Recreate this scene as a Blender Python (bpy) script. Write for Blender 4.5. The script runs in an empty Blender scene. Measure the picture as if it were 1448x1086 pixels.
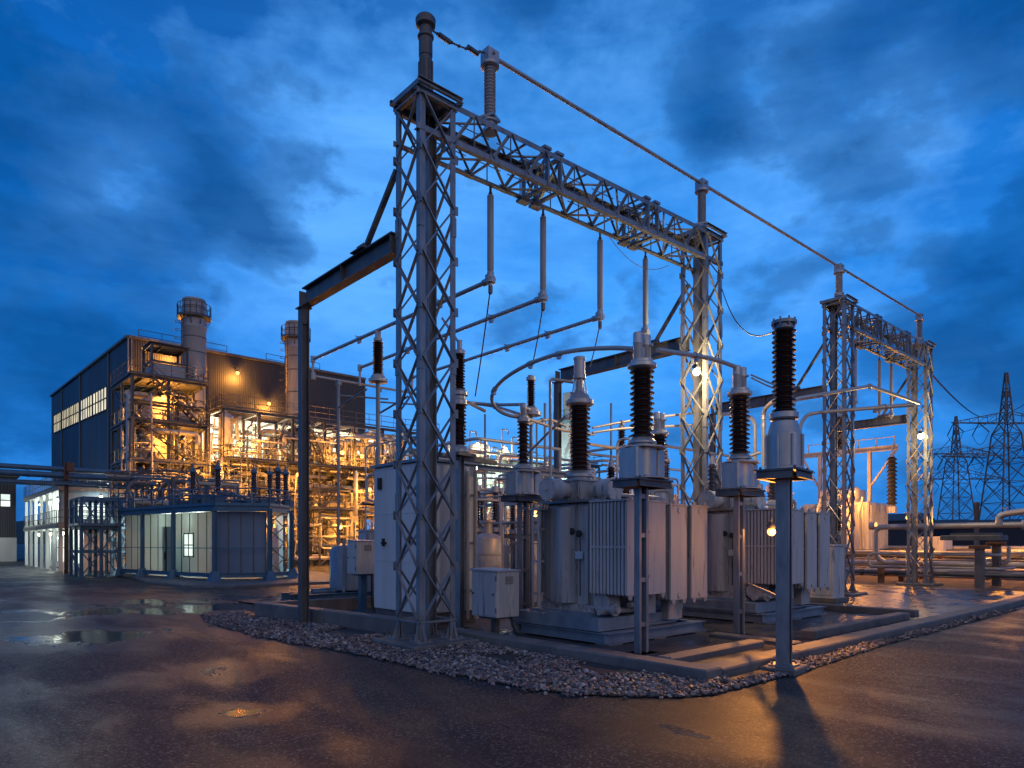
import bpy, math, random
from mathutils import Vector as V, Matrix
random.seed(7)
SKY_DARK=[(330,320,260,.75),(270,200,420,.45),(60,165,220,.6),(10,290,400,.4),(160,430,90,.35),(20,520,70,.35),(40,640,90,.35),(1000,195,900,.75),(1160,260,500,.75),(1000,85,700,.5),(1190,100,400,.35),(560,60,90,.18),(1400,380,120,.42),(1448,500,60,.3),(1330,620,90,.25),(1420,60,120,.3),(720,20,300,.2),(200,30,150,.25)]
SKY_LIGHT=[(450,300,160,.75),(560,420,120,.5),(1120,170,200,.5),(820,300,60,.3),(170,250,260,.6),(130,330,300,.5),(500,150,120,.35),(1130,340,150,.35),(360,420,300,.4),(1290,200,200,.35),(720,560,60,.25)]
SKY_STRENGTH=1.7; SUN_E=.17; EXPOSURE=0.0
FILL_DIR=(-.55,-.83,.3); FILL_COL=(.215,.22,.28)
SKY_OFF=(3.1,1.7,0)


S=bpy.context.scene; COL=S.collection
PI=math.pi; R=math.radians
# ---- survey of the place: camera stands at the origin, eye 2 m up; X runs along the gantry line, Y along the kerb front
YAW=R(48.16); FX,FY=math.cos(YAW),math.sin(YAW); FPX=965.0; EYE=2.0; HOR=768.0
def D(u): k=(u-724)/FPX; return FX+FY*k, FY-FX*k
def G(u,v):
    d=FPX*EYE/(v-HOR); x,y=D(u); return (round(x*d,2),round(y*d,2))
def P(u,v,d):
    x,y=D(u); return V((round(x*d,2),round(y*d,2),round(EYE+d*(HOR-v)/FPX,2)))
def PY(u,v,Y): x,y=D(u); return P(u,v,Y/y)
def PX(u,v,X): x,y=D(u); return P(u,v,X/x)
# ---- mesh builder
class MB:
    def __init__(s): s.v=[]; s.f=[]
    def add(s,vs,fs):
        n=len(s.v); s.v+= [tuple(p) for p in vs]; s.f+=[[i+n for i in f] for f in fs]; return s
    def box(s,c,size,rz=0,m=None):
        x,y,z=[a/2 for a in size]
        vs=[V((a,b,d)) for d in(-z,z) for a,b in((-x,-y),(x,-y),(x,y),(-x,y))]
        rot=m if m is not None else Matrix.Rotation(rz,3,'Z')
        return s.add([rot@p+V(c) for p in vs],[(3,2,1,0),(4,5,6,7),(0,1,5,4),(1,2,6,5),(2,3,7,6),(3,0,4,7)])
    def bb(s,x0,x1,y0,y1,z0,z1): return s.box(((x0+x1)/2,(y0+y1)/2,(z0+z1)/2),(abs(x1-x0),abs(y1-y0),abs(z1-z0)))
    def cham(s,x0,x1,y0,y1,z0,z1,b=.02):  # box with chamfered edges top and sides
        def ring(i,z): return [(x0+i,y0+b,z),(x0+b,y0+i,z),(x1-b,y0+i,z),(x1-i,y0+b,z),(x1-i,y1-b,z),(x1-b,y1-i,z),(x0+b,y1-i,z),(x0+i,y1-b,z)]
        return s.loft([ring(0,z0),ring(0,z1-b),ring(b,z1)])
    def loft(s,rings,cap=True,close=True):
        n=len(rings[0]); vs=[p for r in rings for p in r]; fs=[]
        for i in range(len(rings)-1):
            for j in range(n if close else n-1):
                k=(j+1)%n; fs.append((i*n+j,i*n+k,(i+1)*n+k,(i+1)*n+j))
        if cap: fs.append(tuple(range(n-1,-1,-1))); fs.append(tuple((len(rings)-1)*n+j for j in range(n)))
        return s.add(vs,fs)
    def frame(s,d,up=None):
        d=V(d).normalized(); u=V(up) if up is not None else (V((0,0,1)) if abs(d.z)<.95 else V((1,0,0)))
        a=d.cross(u)
        if a.length<1e-5: a=d.cross(V((0,1,0)))
        a.normalize(); b=a.cross(d).normalized(); return a,b
    def prof(s,p,q,pts,up=None):
        p,q=V(p),V(q); a,b=s.frame(q-p,up)
        return s.loft([[c+a*x+b*y for x,y in pts] for c in(p,q)])
    def bar(s,p,q,w,h=None,up=None):
        h=h or w; x,y=w/2,h/2; return s.prof(p,q,[(-x,-y),(x,-y),(x,y),(-x,y)],up)
    def ang(s,p,q,w,t=.012,up=None,sx=1,sy=1):
        pts=[(0,0),(w*sx,0),(w*sx,t*sy),(t*sx,t*sy),(t*sx,w*sy),(0,w*sy)]
        if sx*sy<0: pts=pts[::-1]
        return s.prof(p,q,pts,up)
    def ibeam(s,p,q,h,w,tf=.03,tw=.02,up=None):
        H,W,k=h/2,w/2,tw/2
        return s.prof(p,q,[(-W,-H),(W,-H),(W,-H+tf),(k,-H+tf),(k,H-tf),(W,H-tf),(W,H),(-W,H),(-W,H-tf),(-k,H-tf),(-k,-H+tf),(-W,-H+tf)],up)
    def chan(s,p,q,h,w,t=.015,up=None):
        H=h/2
        return s.prof(p,q,[(0,-H),(w,-H),(w,-H+t),(t,-H+t),(t,H-t),(w,H-t),(w,H),(0,H)],up)
    def tube(s,p,q,r,n=10,r2=None):
        p,q=V(p),V(q); a,b=s.frame(q-p); r2=r if r2 is None else r2
        c=[(math.cos(2*PI*i/n),math.sin(2*PI*i/n)) for i in range(n)]
        L_=(q-p).length; k=max(1,min(40,int(L_/.8))) if L_>3 else 1
        return s.loft([[p.lerp(q,i/k)+a*x*(r+(r2-r)*i/k)+b*y*(r+(r2-r)*i/k) for x,y in c] for i in range(k+1)])
    def pipe(s,pts,r,n=8,smooth=0):
        pts=[V(p) for p in pts]
        if smooth:   # Catmull-Rom through the points
            out=[]; e=[pts[0]]+pts+[pts[-1]]
            for i in range(1,len(e)-2):
                a,b,c,d=e[i-1:i+3]
                for k in range(smooth):
                    t=k/smooth
                    out.append(.5*((2*b)+(c-a)*t+(2*a-5*b+4*c-d)*t*t+(3*b-a-3*c+d)*t**3))
            pts=out+[pts[-1]]
        rings=[]; pa=None
        for i,p in enumerate(pts):
            d=(pts[min(i+1,len(pts)-1)]-pts[max(i-1,0)])
            if d.length<1e-6: continue
            d.normalize()
            if pa is None: a,b=s.frame(d)
            else:
                a=pa-d*pa.dot(d); a.normalize(); b=d.cross(a)*-1
                b=a.cross(d)
            pa=a
            k=1.0
            if 0<i<len(pts)-1:
                d1=(p-pts[i-1]).normalized(); k=1/max(.6,d1.dot(d)) if not smooth else 1
            rings.append([p+(a*math.cos(2*PI*j/n)+b*math.sin(2*PI*j/n))*r*k for j in range(n)])
        return s.loft(rings)
    def elbow(s,pts,r,n=10,rad=None,k=5):   # straight runs joined by rounded bends
        pts=[V(p) for p in pts]; out=[pts[0]]
        for i in range(1,len(pts)-1):
            a,b,c=pts[i-1:i+2]; d1=(a-b); d2=(c-b)
            q=min(rad or r*3,d1.length*.45,d2.length*.45); e=b+d1.normalized()*q; g=b+d2.normalized()*q
            for j in range(k+1):
                t=j/k; out.append(e*(1-t)**2+b*2*t*(1-t)+g*t*t)
        out.append(pts[-1]); return s.pipe(out,r,n)
    def lathe(s,prof,c=(0,0,0),n=20,axis=None):
        c=V(c); a,b,d=V((1,0,0)),V((0,1,0)),V((0,0,1))
        if axis is not None:
            d=V(axis).normalized(); a,b=s.frame(d); a,b=b,a
            if a.cross(b).dot(d)<0: a=-a
        return s.loft([[c+a*r*math.cos(2*PI*j/n)+b*r*math.sin(2*PI*j/n)+d*z for j in range(n)] for r,z in prof])
    def plate(s,poly,z0,z1):
        return s.loft([[(x,y,z0) for x,y in poly],[(x,y,z1) for x,y in poly]])
    def sheds(s,z0,z1,r,rs,n,seg=20,c=(0,0,0)):   # ribbed porcelain
        pr=[]; h=(z1-z0)/n
        for i in range(n):
            z=z0+i*h; k=rs if i%2==0 else rs*.93
            pr+=[(r,z),(r,z+h*.28),(k*.97,z+h*.36),(k,z+h*.46),(k*.96,z+h*.56),(r*1.08,z+h*.86)]
        pr+=[(r,z1)]
        return s.lathe(pr,c,seg)
    def flange(s,c,r,t,n=16,bolts=8,axis=None):
        s.lathe([(r,-t/2),(r,t/2)],c,n,axis); return s
    def rail(s,pts,h=1.05,r=.022,step=1.5,n=5):   # handrail along a line of deck points
        pts=[V(p) for p in pts]
        for a,b in zip(pts,pts[1:]):
            for k in(.5,1): s.tube(a+V((0,0,h*k)),b+V((0,0,h*k)),r,n)
            m=max(1,round((b-a).length/step))
            for i in range(m+1):
                q=a.lerp(b,i/m); s.tube(q,q+V((0,0,h)),r,n)
            s.bar(a+V((0,0,.06)),b+V((0,0,.06)),.012,.12)
        return s
    def build(s,name,mat,parent=None,smooth=None,shift=None,loc=None):
        o=shift if shift is not None else (ROOTLOC.get(rootname(parent),V((0,0,0))) if parent is not None else V((0,0,0)))
        me=bpy.data.meshes.new(name); me.from_pydata([tuple(V(p)-o) for p in s.v],[],s.f)
        ob=bpy.data.objects.new(name,me); COL.objects.link(ob)
        if mat is not None: me.materials.append(mat)
        if smooth is not None:
            for p in me.polygons: p.use_smooth=True
            try: me.set_sharp_from_angle(angle=R(smooth))
            except Exception: pass
        if parent is not None: ob.parent=parent
        if loc is not None: ob.location=loc
        return ob
ROOTLOC={}
def rootname(o):
    while o.parent: o=o.parent
    return o.name
def thing(name,label,cat,loc=(0,0,0),group=None,rz=0):
    o=bpy.data.objects.new(name,None); COL.objects.link(o); o.location=loc; o.rotation_euler=(0,0,rz)
    o.empty_display_size=.2
    ROOTLOC[o.name]=V(loc); o['label']=label; o['category']=cat
    if group: o['group']=group
    return o
def local(name,label,cat,group=None):   # a thing modelled round its own origin, moved afterwards
    o=thing(name,label,cat,(0,0,0),group); return o
def put(o,loc,rz=0,sc=1.0):
    o.location=loc; o.rotation_euler=(0,0,rz); o.scale=(sc,sc,sc); return o
def solo(m,name,mat,label,cat,group=None,smooth=None):
    xs=[p[0] for p in m.v]; ys=[p[1] for p in m.v]; z=min(p[2] for p in m.v)
    c=V(((min(xs)+max(xs))/2,(min(ys)+max(ys))/2,z))
    o=m.build(name,mat,None,smooth,shift=c,loc=c); o['label']=label; o['category']=cat
    if group: o['group']=group
    return o
def structure(m,name,mat,smooth=None,kind='structure'):
    o=m.build(name,mat,None,smooth); o['kind']=kind; return o
def dup(src,loc,label,rz=0,group=None,sc=1.0):
    def cp(o,par):
        c=o.copy(); COL.objects.link(c)
        if par is not None: c.parent=par
        for ch in list(o.children): cp(ch,c)
        return c
    c=cp(src,None); put(c,loc,rz,sc); c['label']=label
    if group: c['group']=group
    return c
# ---- materials
def NT(name):
    m=bpy.data.materials.new(name); m.use_nodes=True; t=m.node_tree; b=t.nodes['Principled BSDF']; return m,t,b
def N(t,k,**kw):
    n=t.nodes.new('ShaderNode'+k)
    for a,v in kw.items():
        if hasattr(n,a): setattr(n,a,v)
        else: n.inputs[a.replace('_',' ')].default_value=v
    return n
def ramp(t,fac,stops):
    n=t.nodes.new('ShaderNodeValToRGB'); e=n.color_ramp.elements
    while len(e)<len(stops): e.new(.5)
    for k,(p,c) in zip(e,stops):
        k.position=p; k.color=(c,c,c,1) if isinstance(c,(int,float)) else (*c,1)
    t.links.new(fac,n.inputs[0]); return n
def surf(name,c1,c2,rough=(.4,.6),metal=0,scale=3.,bump=.0,bscale=40.,streak=0,spots=None,spot_at=.62,coat=0):
    m,t,b=NT(name); L=t.links.new
    tc=N(t,'TexCoord'); mp=N(t,'Mapping'); L(tc.outputs['Object'],mp.inputs[0])
    if streak: mp.inputs['Scale'].default_value=(1,1,1/streak)
    no=N(t,'TexNoise'); no.inputs['Scale'].default_value=scale; no.inputs['Detail'].default_value=7; no.inputs['Roughness'].default_value=.65
    L(mp.outputs[0],no.inputs['Vector'])
    r=ramp(t,no.outputs['Fac'],[(.33,c1),(.68,c2)]); col=r.outputs[0]
    if spots:
        n2=N(t,'TexNoise'); n2.inputs['Scale'].default_value=scale*2.3; n2.inputs['Detail'].default_value=9; n2.inputs['Roughness'].default_value=.7
        L(mp.outputs[0],n2.inputs['Vector'])
        r2=ramp(t,n2.outputs['Fac'],[(spot_at,0.),(spot_at+.1,1.)])
        mx=N(t,'MixRGB'); L(r2.outputs[0],mx.inputs[0]); L(col,mx.inputs[1]); mx.inputs[2].default_value=(*spots,1); col=mx.outputs[0]
    L(col,b.inputs['Base Color'])
    rr=ramp(t,no.outputs['Fac'],[(.3,rough[0]),(.7,rough[1])]); L(rr.outputs[0],b.inputs['Roughness'])
    b.inputs['Metallic'].default_value=metal
    if coat: b.inputs['Coat Weight'].default_value=coat; b.inputs['Coat Roughness'].default_value=.15
    if bump:
        n3=N(t,'TexNoise'); n3.inputs['Scale'].default_value=bscale; n3.inputs['Detail'].default_value=5; L(tc.outputs['Object'],n3.inputs['Vector'])
        bp=N(t,'Bump'); bp.inputs['Strength'].default_value=bump; bp.inputs['Distance'].default_value=.02; L(n3.outputs['Fac'],bp.inputs['Height']); L(bp.outputs[0],b.inputs['Normal'])
    return m
def emit(name,c,s):
    m,t,b=NT(name); b.inputs['Base Color'].default_value=(.8,.8,.8,1); b.inputs['Emission Color'].default_value=(*c,1); b.inputs['Emission Strength'].default_value=s; return m
K={}
K['galv']=surf('galvanised_steel',(.19,.195,.205),(.34,.345,.35),(.3,.5),.45,5,.15,60,3,(.16,.10,.06),.66)
K['galv_dark']=surf('weathered_steel',(.085,.085,.09),(.18,.178,.178),(.4,.65),.4,4,.2,50,3,(.13,.065,.03),.6)
K['alum']=surf('aluminium_tube',(.5,.49,.47),(.66,.64,.61),(.25,.42),.45,4,.0,40,1,(.3,.25,.2),.7)
K['tube']=surf('bus_tube_metal',(.44,.43,.415),(.56,.545,.52),(.42,.52),.3,.8)
K['cast']=surf('cast_aluminium',(.38,.38,.385),(.52,.515,.51),(.27,.45),.45,6,.1,50,2,(.2,.17,.14),.68)
K['grey']=surf('grey_paint',(.33,.335,.345),(.48,.48,.485),(.36,.6),.05,3.6,.06,30,9,(.11,.10,.095),.56)
K['palegrey']=surf('pale_grey_paint',(.40,.405,.41),(.57,.57,.57),(.42,.66),.0,3.6,.05,30,9,(.15,.14,.135),.57)
K['skid']=surf('blue_grey_paint',(.14,.19,.25),(.24,.30,.36),(.3,.5),.15,3,.08,40,2,(.12,.09,.07),.64)
K['blue']=surf('blue_paint',(.035,.10,.17),(.065,.165,.26),(.35,.55),.1,3,.05,40,2,(.10,.08,.07),.68)
K['porc']=surf('brown_porcelain',(.022,.009,.007),(.045,.018,.012),(.12,.22),0,5,coat=.6)
K['dark']=surf('black_rubber',(.015,.015,.016),(.03,.03,.03),(.5,.7),0,5)
K['rust']=surf('rusty_steel',(.11,.05,.025),(.22,.11,.06),(.6,.85),.2,6,.3,60,2,(.06,.03,.02),.6)
K['conc']=surf('concrete',(.085,.083,.08),(.19,.183,.172),(.5,.9),0,1.7,.35,45,1.5,(.10,.095,.09),.60)
K['concwet']=surf('wet_concrete',(.025,.024,.023),(.075,.07,.065),(.06,.6),0,.9,.12,35,1,(.05,.05,.05),.62)
K['stack']=surf('chimney_steel',(.27,.275,.285),(.37,.37,.375),(.4,.6),.25,1.0,.08,12,5,(.24,.20,.17),.66)
K['vessel']=surf('vessel_cladding',(.40,.39,.375),(.54,.525,.50),(.35,.55),.2,1.2,.05,20,3,(.3,.25,.2),.68)
K['pipe']=surf('process_pipe',(.32,.31,.29),(.48,.46,.43),(.35,.55),.3,2,.05,20,1,(.2,.13,.08),.64)
K['frame']=surf('frame_steel',(.07,.075,.085),(.14,.14,.14),(.45,.65),.4,2,.1,30,2,(.16,.09,.05),.64)
K['wire']=surf('conductor_wire',(.12,.12,.125),(.2,.2,.2),(.4,.6),.7,9)
K['wall']=surf('render_wall',(.42,.43,.42),(.56,.57,.55),(.6,.8),0,.8,.1,20,3,(.3,.29,.27),.66)
K['white']=surf('white_paint',(.58,.58,.57),(.72,.71,.70),(.4,.6),0,1.2,.05,30,6,(.4,.37,.33),.66)
K['bluewall']=surf('blue_wall',(.10,.16,.24),(.16,.23,.32),(.5,.7),0,.8,.1,20,3)
K['roof']=surf('roof_sheet',(.05,.055,.06),(.09,.095,.1),(.4,.6),.3,1)
def cladding(name,c1,c2,pitch=.3):
    m=surf(name,c1,c2,(.5,.7),.0,.35,streak=6,spots=tuple(a*.6 for a in c1),spot_at=.66); t=m.node_tree; b=t.nodes['Principled BSDF']
    tc=N(t,'TexCoord'); mp=N(t,'Mapping'); t.links.new(tc.outputs['Object'],mp.inputs[0]); mp.inputs['Rotation'].default_value=(0,0,R(45))
    w=N(t,'TexWave'); w.inputs['Scale'].default_value=2.2/pitch*.3; t.links.new(mp.outputs[0],w.inputs['Vector'])
    bp=N(t,'Bump'); bp.inputs['Strength'].default_value=.5; bp.inputs['Distance'].default_value=.04; t.links.new(w.outputs['Fac'],bp.inputs['Height']); t.links.new(bp.outputs[0],b.inputs['Normal'])
    return m
K['clad']=cladding('dark_cladding',(.018,.021,.03),(.034,.038,.052))
def litglass(name,c,s,vary=.5,scale=.7):   # lit window: the room behind is brighter in some places
    m,t,b=NT(name); L=t.links.new; tc=N(t,'TexCoord'); no=N(t,'TexNoise'); no.inputs['Scale'].default_value=scale; no.inputs['Detail'].default_value=4
    L(tc.outputs['Object'],no.inputs['Vector']); r=ramp(t,no.outputs['Fac'],[(.35,s*(1-vary)),(.65,s)])
    b.inputs['Base Color'].default_value=(.05,.06,.06,1); b.inputs['Roughness'].default_value=.08
    b.inputs['Emission Color'].default_value=(*c,1); L(r.outputs[0],b.inputs['Emission Strength']); return m
K['winwarm']=litglass('lit_window_cream',(1,.9,.62),1.15,.45,.5)
K['wincool']=litglass('lit_window_cool',(.82,1,.88),1.5,.6,.6)
K['wingreen']=litglass('lit_window_green',(.66,.95,.72),1.7,.6,.35)
K['bulb']=emit('sodium_lamp_glass',(1,.36,.055),4)
K['bulbw']=emit('white_lamp_glass',(1,.86,.6),12)
m,t,b=NT('glass_pane'); b.inputs['Base Color'].default_value=(.26,.33,.38,1); b.inputs['Roughness'].default_value=.2; b.inputs['Metallic'].default_value=.0
tr=N(t,'BsdfTranslucent'); tr.inputs[0].default_value=(.6,.66,.64,1); mx=N(t,'MixShader'); mx.inputs[0].default_value=.62
t.links.new(b.outputs[0],mx.inputs[1]); t.links.new(tr.outputs[0],mx.inputs[2]); t.links.new(mx.outputs[0],t.nodes['Material Output'].inputs[0]); K['frost']=m

# ---- asphalt: worn, damp, with puddles
def asphalt():
    m,t,b=NT('wet_asphalt'); L=t.links.new; tc=N(t,'TexCoord'); o=tc.outputs['Object']
    def noise(sc,det=5,ro=.6,dist=0,vec=o):
        n=N(t,'TexNoise'); n.inputs['Scale'].default_value=sc; n.inputs['Detail'].default_value=det; n.inputs['Roughness'].default_value=ro; n.inputs['Distortion'].default_value=dist; L(vec,n.inputs['Vector']); return n.outputs['Fac']
    big=noise(.16,6,.6,.4); mid=noise(.75,7,.65,.3); fine=noise(38,4,.8); grit=noise(120,3,.85)
    mp=N(t,'Mapping'); mp.inputs['Rotation'].default_value=(0,0,R(42)); mp.inputs['Scale'].default_value=(1,.35,1); L(o,mp.inputs[0])
    strip=noise(.9,5,.6,.6,mp.outputs[0])
    def mth(op,a,bb,cl=False):
        n=N(t,'Math',operation=op); n.use_clamp=cl
        for i,x in enumerate((a,bb)):
            if isinstance(x,(int,float)): n.inputs[i].default_value=x
            else: L(x,n.inputs[i])
        return n.outputs[0]
    w=mth('ADD',mth('MULTIPLY',big,.55),mth('MULTIPLY',strip,.45))
    for (cx,cy),rx,amt in WETS:      # low spots where rain water gathers
        vm=N(t,'VectorMath',operation='DISTANCE'); m2=N(t,'Mapping'); m2.inputs['Rotation'].default_value=(0,0,R(42)); L(o,m2.inputs[0]); m2.inputs['Scale'].default_value=(1,1,0)
        L(m2.outputs[0],vm.inputs[0]); q=Matrix.Rotation(R(42),3,'Z')@V((cx,cy,0)); vm.inputs[1].default_value=q
        e=mth('SUBTRACT',1.,mth('DIVIDE',vm.outputs['Value'],rx),True); w=mth('ADD',w,mth('MULTIPLY',e,amt))
    wet=ramp(t,w,[(.46,0.),(.57,1.)]).outputs[0]        # damp film
    pud=ramp(t,w,[(.625,0.),(.665,1.)]).outputs[0]         # standing water
    vo=N(t,'TexVoronoi'); vo.inputs['Scale'].default_value=46; L(o,vo.inputs['Vector']); vs=N(t,'SeparateColor'); L(vo.outputs['Color'],vs.inputs[0])
    sto=ramp(t,vs.outputs[0],[(0,(.007,.007,.008)),(.55,(.020,.020,.021)),(.82,(.052,.05,.05)),(1,(.17,.163,.155))]).outputs[0]
    gr=ramp(t,fine,[(.36,.45),(.62,1.5)]).outputs[0]
    c0n=N(t,'MixRGB'); c0n.blend_type='MULTIPLY'; c0n.inputs[0].default_value=1; L(sto,c0n.inputs[1]); L(gr,c0n.inputs[2]); c0=c0n.outputs[0]
    c1=N(t,'MixRGB'); L(wet,c1.inputs[0]); L(c0,c1.inputs[1])
    dk=N(t,'MixRGB'); dk.blend_type='MULTIPLY'; dk.inputs[0].default_value=1; L(c0,dk.inputs[1]); dk.inputs[2].default_value=(.55,.55,.56,1); L(dk.outputs[0],c1.inputs[2])
    wn=N(t,'TexNoise'); wn.inputs['Scale'].default_value=1.3; wn.inputs['Detail'].default_value=5; L(o,wn.inputs['Vector'])
    wa=N(t,'VectorMath',operation='ADD'); ws=N(t,'VectorMath',operation='SCALE'); ws.inputs['Scale'].default_value=.9; L(wn.outputs['Color'],ws.inputs[0]); L(o,wa.inputs[0]); L(ws.outputs[0],wa.inputs[1])
    ve=N(t,'TexVoronoi'); ve.feature='DISTANCE_TO_EDGE'; ve.inputs['Scale'].default_value=.33; L(wa.outputs[0],ve.inputs['Vector'])
    crk=mth('MULTIPLY',ramp(t,ve.outputs['Distance'],[(.0,1.),(.0065,0.)]).outputs[0],ramp(t,mid,[(.45,0.),(.55,1.)]).outputs[0])
    cc=N(t,'MixRGB'); L(crk,cc.inputs[0]); L(c1.outputs[0],cc.inputs[1]); cc.inputs[2].default_value=(.004,.004,.004,1); c1=cc
    pat=ramp(t,mid,[(.35,.75),(.6,1.15)]).outputs[0]
    c2=N(t,'MixRGB'); c2.blend_type='MULTIPLY'; c2.inputs[0].default_value=1; L(c1.outputs[0],c2.inputs[1]); L(pat,c2.inputs[2]); L(c2.outputs[0],b.inputs['Base Color'])
    r0=mth('SUBTRACT',.64,mth('MULTIPLY',wet,.27)); r1=mth('SUBTRACT',r0,mth('MULTIPLY',pud,.28)); r2=mth('ADD',r1,mth('MULTIPLY',mth('SUBTRACT',mid,.5),.22)); 
    r3=N(t,'Math',operation='MAXIMUM'); L(r2,r3.inputs[0]); r3.inputs[1].default_value=.05; L(r3.outputs[0],b.inputs['Roughness'])
    dry=mth('SUBTRACT',1.,mth('MULTIPLY',pud,.97))
    hgt=mth('ADD',mth('MULTIPLY',fine,.35),mth('ADD',mth('MULTIPLY',grit,.2),mth('MULTIPLY',vs.outputs[1],.55)))
    bp=N(t,'Bump'); L(mth('MULTIPLY',dry,.9),bp.inputs['Strength']); bp.inputs['Distance'].default_value=.05; L(hgt,bp.inputs['Height'])
    b2=N(t,'Bump'); b2.inputs['Strength'].default_value=.35; b2.inputs['Distance'].default_value=.03; L(strip,b2.inputs['Height']); L(bp.outputs[0],b2.inputs['Normal'])
    L(b2.outputs[0],b.inputs['Normal']); b.inputs['Specular IOR Level'].default_value=.32
    return m
WETS=[(G(60,865),11,.13),(G(120,905),2.4,.17),(G(345,1008),.8,.24),(G(300,945),1.7,.16),(G(230,860),4.5,.12),(G(1000,1040),1.1,.05),(G(420,842),4.5,.10)]
K['asphalt']=asphalt()
g=MB(); xs=[-3500,-60,-10,5,25,70,200,3500]
g.add([(x,y,0) for y in xs for x in xs],[(j*8+i,j*8+i+1,(j+1)*8+i+1,(j+1)*8+i) for j in range(7) for i in range(7)])
structure(g,'ground',K['asphalt'])
# ---- gravel margin round the plinth
edge=[G(*p) for p in((330,866),(286,873),(292,881),(317,888),(368,901),(453,916),(534,931),(607,949),(665,958),(743,974),(800,981),(840,984),(939,987),(965,987),(1006,984),(1061,970),(1101,959),(1149,947),(1250,913),(1448,860.5))]
inner=[(7.15,18.65),(7.12,18.2),(7.2,17.6),(7.3,16.9),(7.4,16.2),(7.6,14.5),(7.8,12.9),(7.95,11.9),(8.4,10.5),(8.45,8.6),(8.45,7.4),(8.45,6.6),(8.45,5.6),(8.5,5.32),(8.9,5.3),(9.6,5.3),(10.4,5.3),(11.8,5.3),(14.8,5.3),(23.6,5.3)]
K['gravelbed']=surf('gravel_bed',(.025,.023,.022),(.07,.062,.057),(.6,.9),0,18,.8,30)
g=MB(); n=len(edge); g.add([(x,y,.012) for x,y in edge]+[(x,y,.05) for x,y in inner],[(i,i+1,n+i+1,n+i) for i in range(n-1)])
structure(g,'gravel_bed',K['gravelbed'])
def stone_mat():
    m,t,b=NT('gravel_stone'); L=t.links.new
    a=N(t,'NewGeometry'); r=ramp(t,a.outputs['Random Per Island'],[(0,(.035,.035,.037)),(.3,(.10,.088,.085)),(.55,(.19,.145,.125)),(.78,(.26,.23,.21)),(.93,(.44,.40,.37)),(1,(.07,.055,.05))]); L(r.outputs[0],b.inputs['Base Color']); b.inputs['Roughness'].default_value=.55; return m
K['stone']=stone_mat()
ICO=[(0,0,1)]+[(math.cos(i*PI/2.5)*.89,math.sin(i*PI/2.5)*.89,.45) for i in range(5)]+[(math.cos((i+.5)*PI/2.5)*.89,math.sin((i+.5)*PI/2.5)*.89,-.45) for i in range(5)]+[(0,0,-1)]
ICF=[(0,1+i,1+(i+1)%5) for i in range(5)]+[(1+i,6+i,1+(i+1)%5) for i in range(5)]+[(1+(i+1)%5,6+i,6+(i+1)%5) for i in range(5)]+[(11,6+(i+1)%5,6+i) for i in range(5)]
g=MB(); rnd=random.Random(3)
for i in range(n-1):
    a,b_,c,d=[V((*p,0)) for p in(edge[i],edge[i+1],inner[i+1],inner[i])]
    area=((b_-a).cross(d-a).length+(b_-c).cross(d-c).length)/2
    dist=(a+c).length/2
    k=int(area*(640 if dist<12 else 460 if dist<17 else 230))
    for _ in range(k):
        s_,q=rnd.random(),rnd.random(); q=q if rnd.random()>.012 else -.15*rnd.random()**2
        p=(a.lerp(b_,s_)).lerp(d.lerp(c,s_),q*.98-.01) if q>=0 else (a.lerp(b_,s_))+((a.lerp(b_,s_))-(d.lerp(c,s_))).normalized()*(-q*1.6)
        if q>.55 and math.sin(p.x*2.1+p.y*1.3)+math.sin(p.x*.9-p.y*2.7)+1.6*(q-.55)>.55+rnd.random()*.9: continue
        z=.012+.04*max(q,-.3); z=max(z,.002); r=rnd.uniform(.012,.037)*(1.5 if rnd.random()<.12 else 1)
        rot=Matrix.Rotation(rnd.uniform(0,6.3),3,'Z')@Matrix.Rotation(rnd.uniform(-.9,.9),3,'X'); sc=(r*rnd.uniform(.8,1.5),r*rnd.uniform(.7,1.1),r*rnd.uniform(.45,.8))
        jit=[rnd.uniform(.62,1.25) for _ in ICO]
        g.add([rot@V((x*sc[0]*jt,y*sc[1]*jt,w*sc[2]*jt))+p+V((0,0,z+sc[2]*.5+rnd.random()*.012)) for (x,y,w),jt in zip(ICO,jit)],ICF)
structure(g,'gravel',K['stone'],kind='stuff')
# ---- plinth: concrete kerbs round a sunk wet floor
fl=MB(); fl.add([(8.6,5.5,.03),(34,5.5,.03),(34,24,.03),(8.6,24,.03)],[(0,1,2,3)])
structure(fl,'plinth_floor',K['concwet'])
far=MB(); far.add([(34,-8,.02),(80,-8,.02),(80,40,.02),(34,40,.02)],[(0,1,2,3)])
structure(far,'gravel_yard',surf('brown_gravel_yard',(.06,.045,.036),(.13,.10,.08),(.6,.95),0,.6,.6,14,1,(.04,.035,.03),.6))
def kerb(pts,w,z,name='kerb',x=None):
    g=MB(); b=.025
    for (ax,ay),(bx,by) in zip(pts,pts[1:]):
        a,c=V((ax,ay,0)),V((bx,by,0)); s_=(c-a).normalized().cross(V((0,0,1)))*w; L_=(c-a).length; k=max(1,int(L_/2.4))
        for i in range(k):
            p,q=a.lerp(c,i/k),a.lerp(c,(i+1)/k); e=(q-p).normalized()*.008; p=p+e; q=q-e
            in_=(q-p).normalized()*b; ss=s_.normalized()*b
            g.loft([[p-s_*0,q,q+s_,p+s_],[v_+V((0,0,z-b)) for v_ in(p,q,q+s_,p+s_)],[v_+V((0,0,z)) for v_ in(p+in_+ss,q-in_+ss,q+s_-in_-ss,p+s_+in_-ss)]])
    return structure(g,name,K['conc'])
kerb([(8.49,11.6),(8.49,5.35)],-.42,.2)
kerb([(8.92,5.35),(23.6,5.35),(33.5,5.6)],-.42,.17)
kerb([(7.2,18.6),(7.95,11.9)],-.35,.38)
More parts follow.
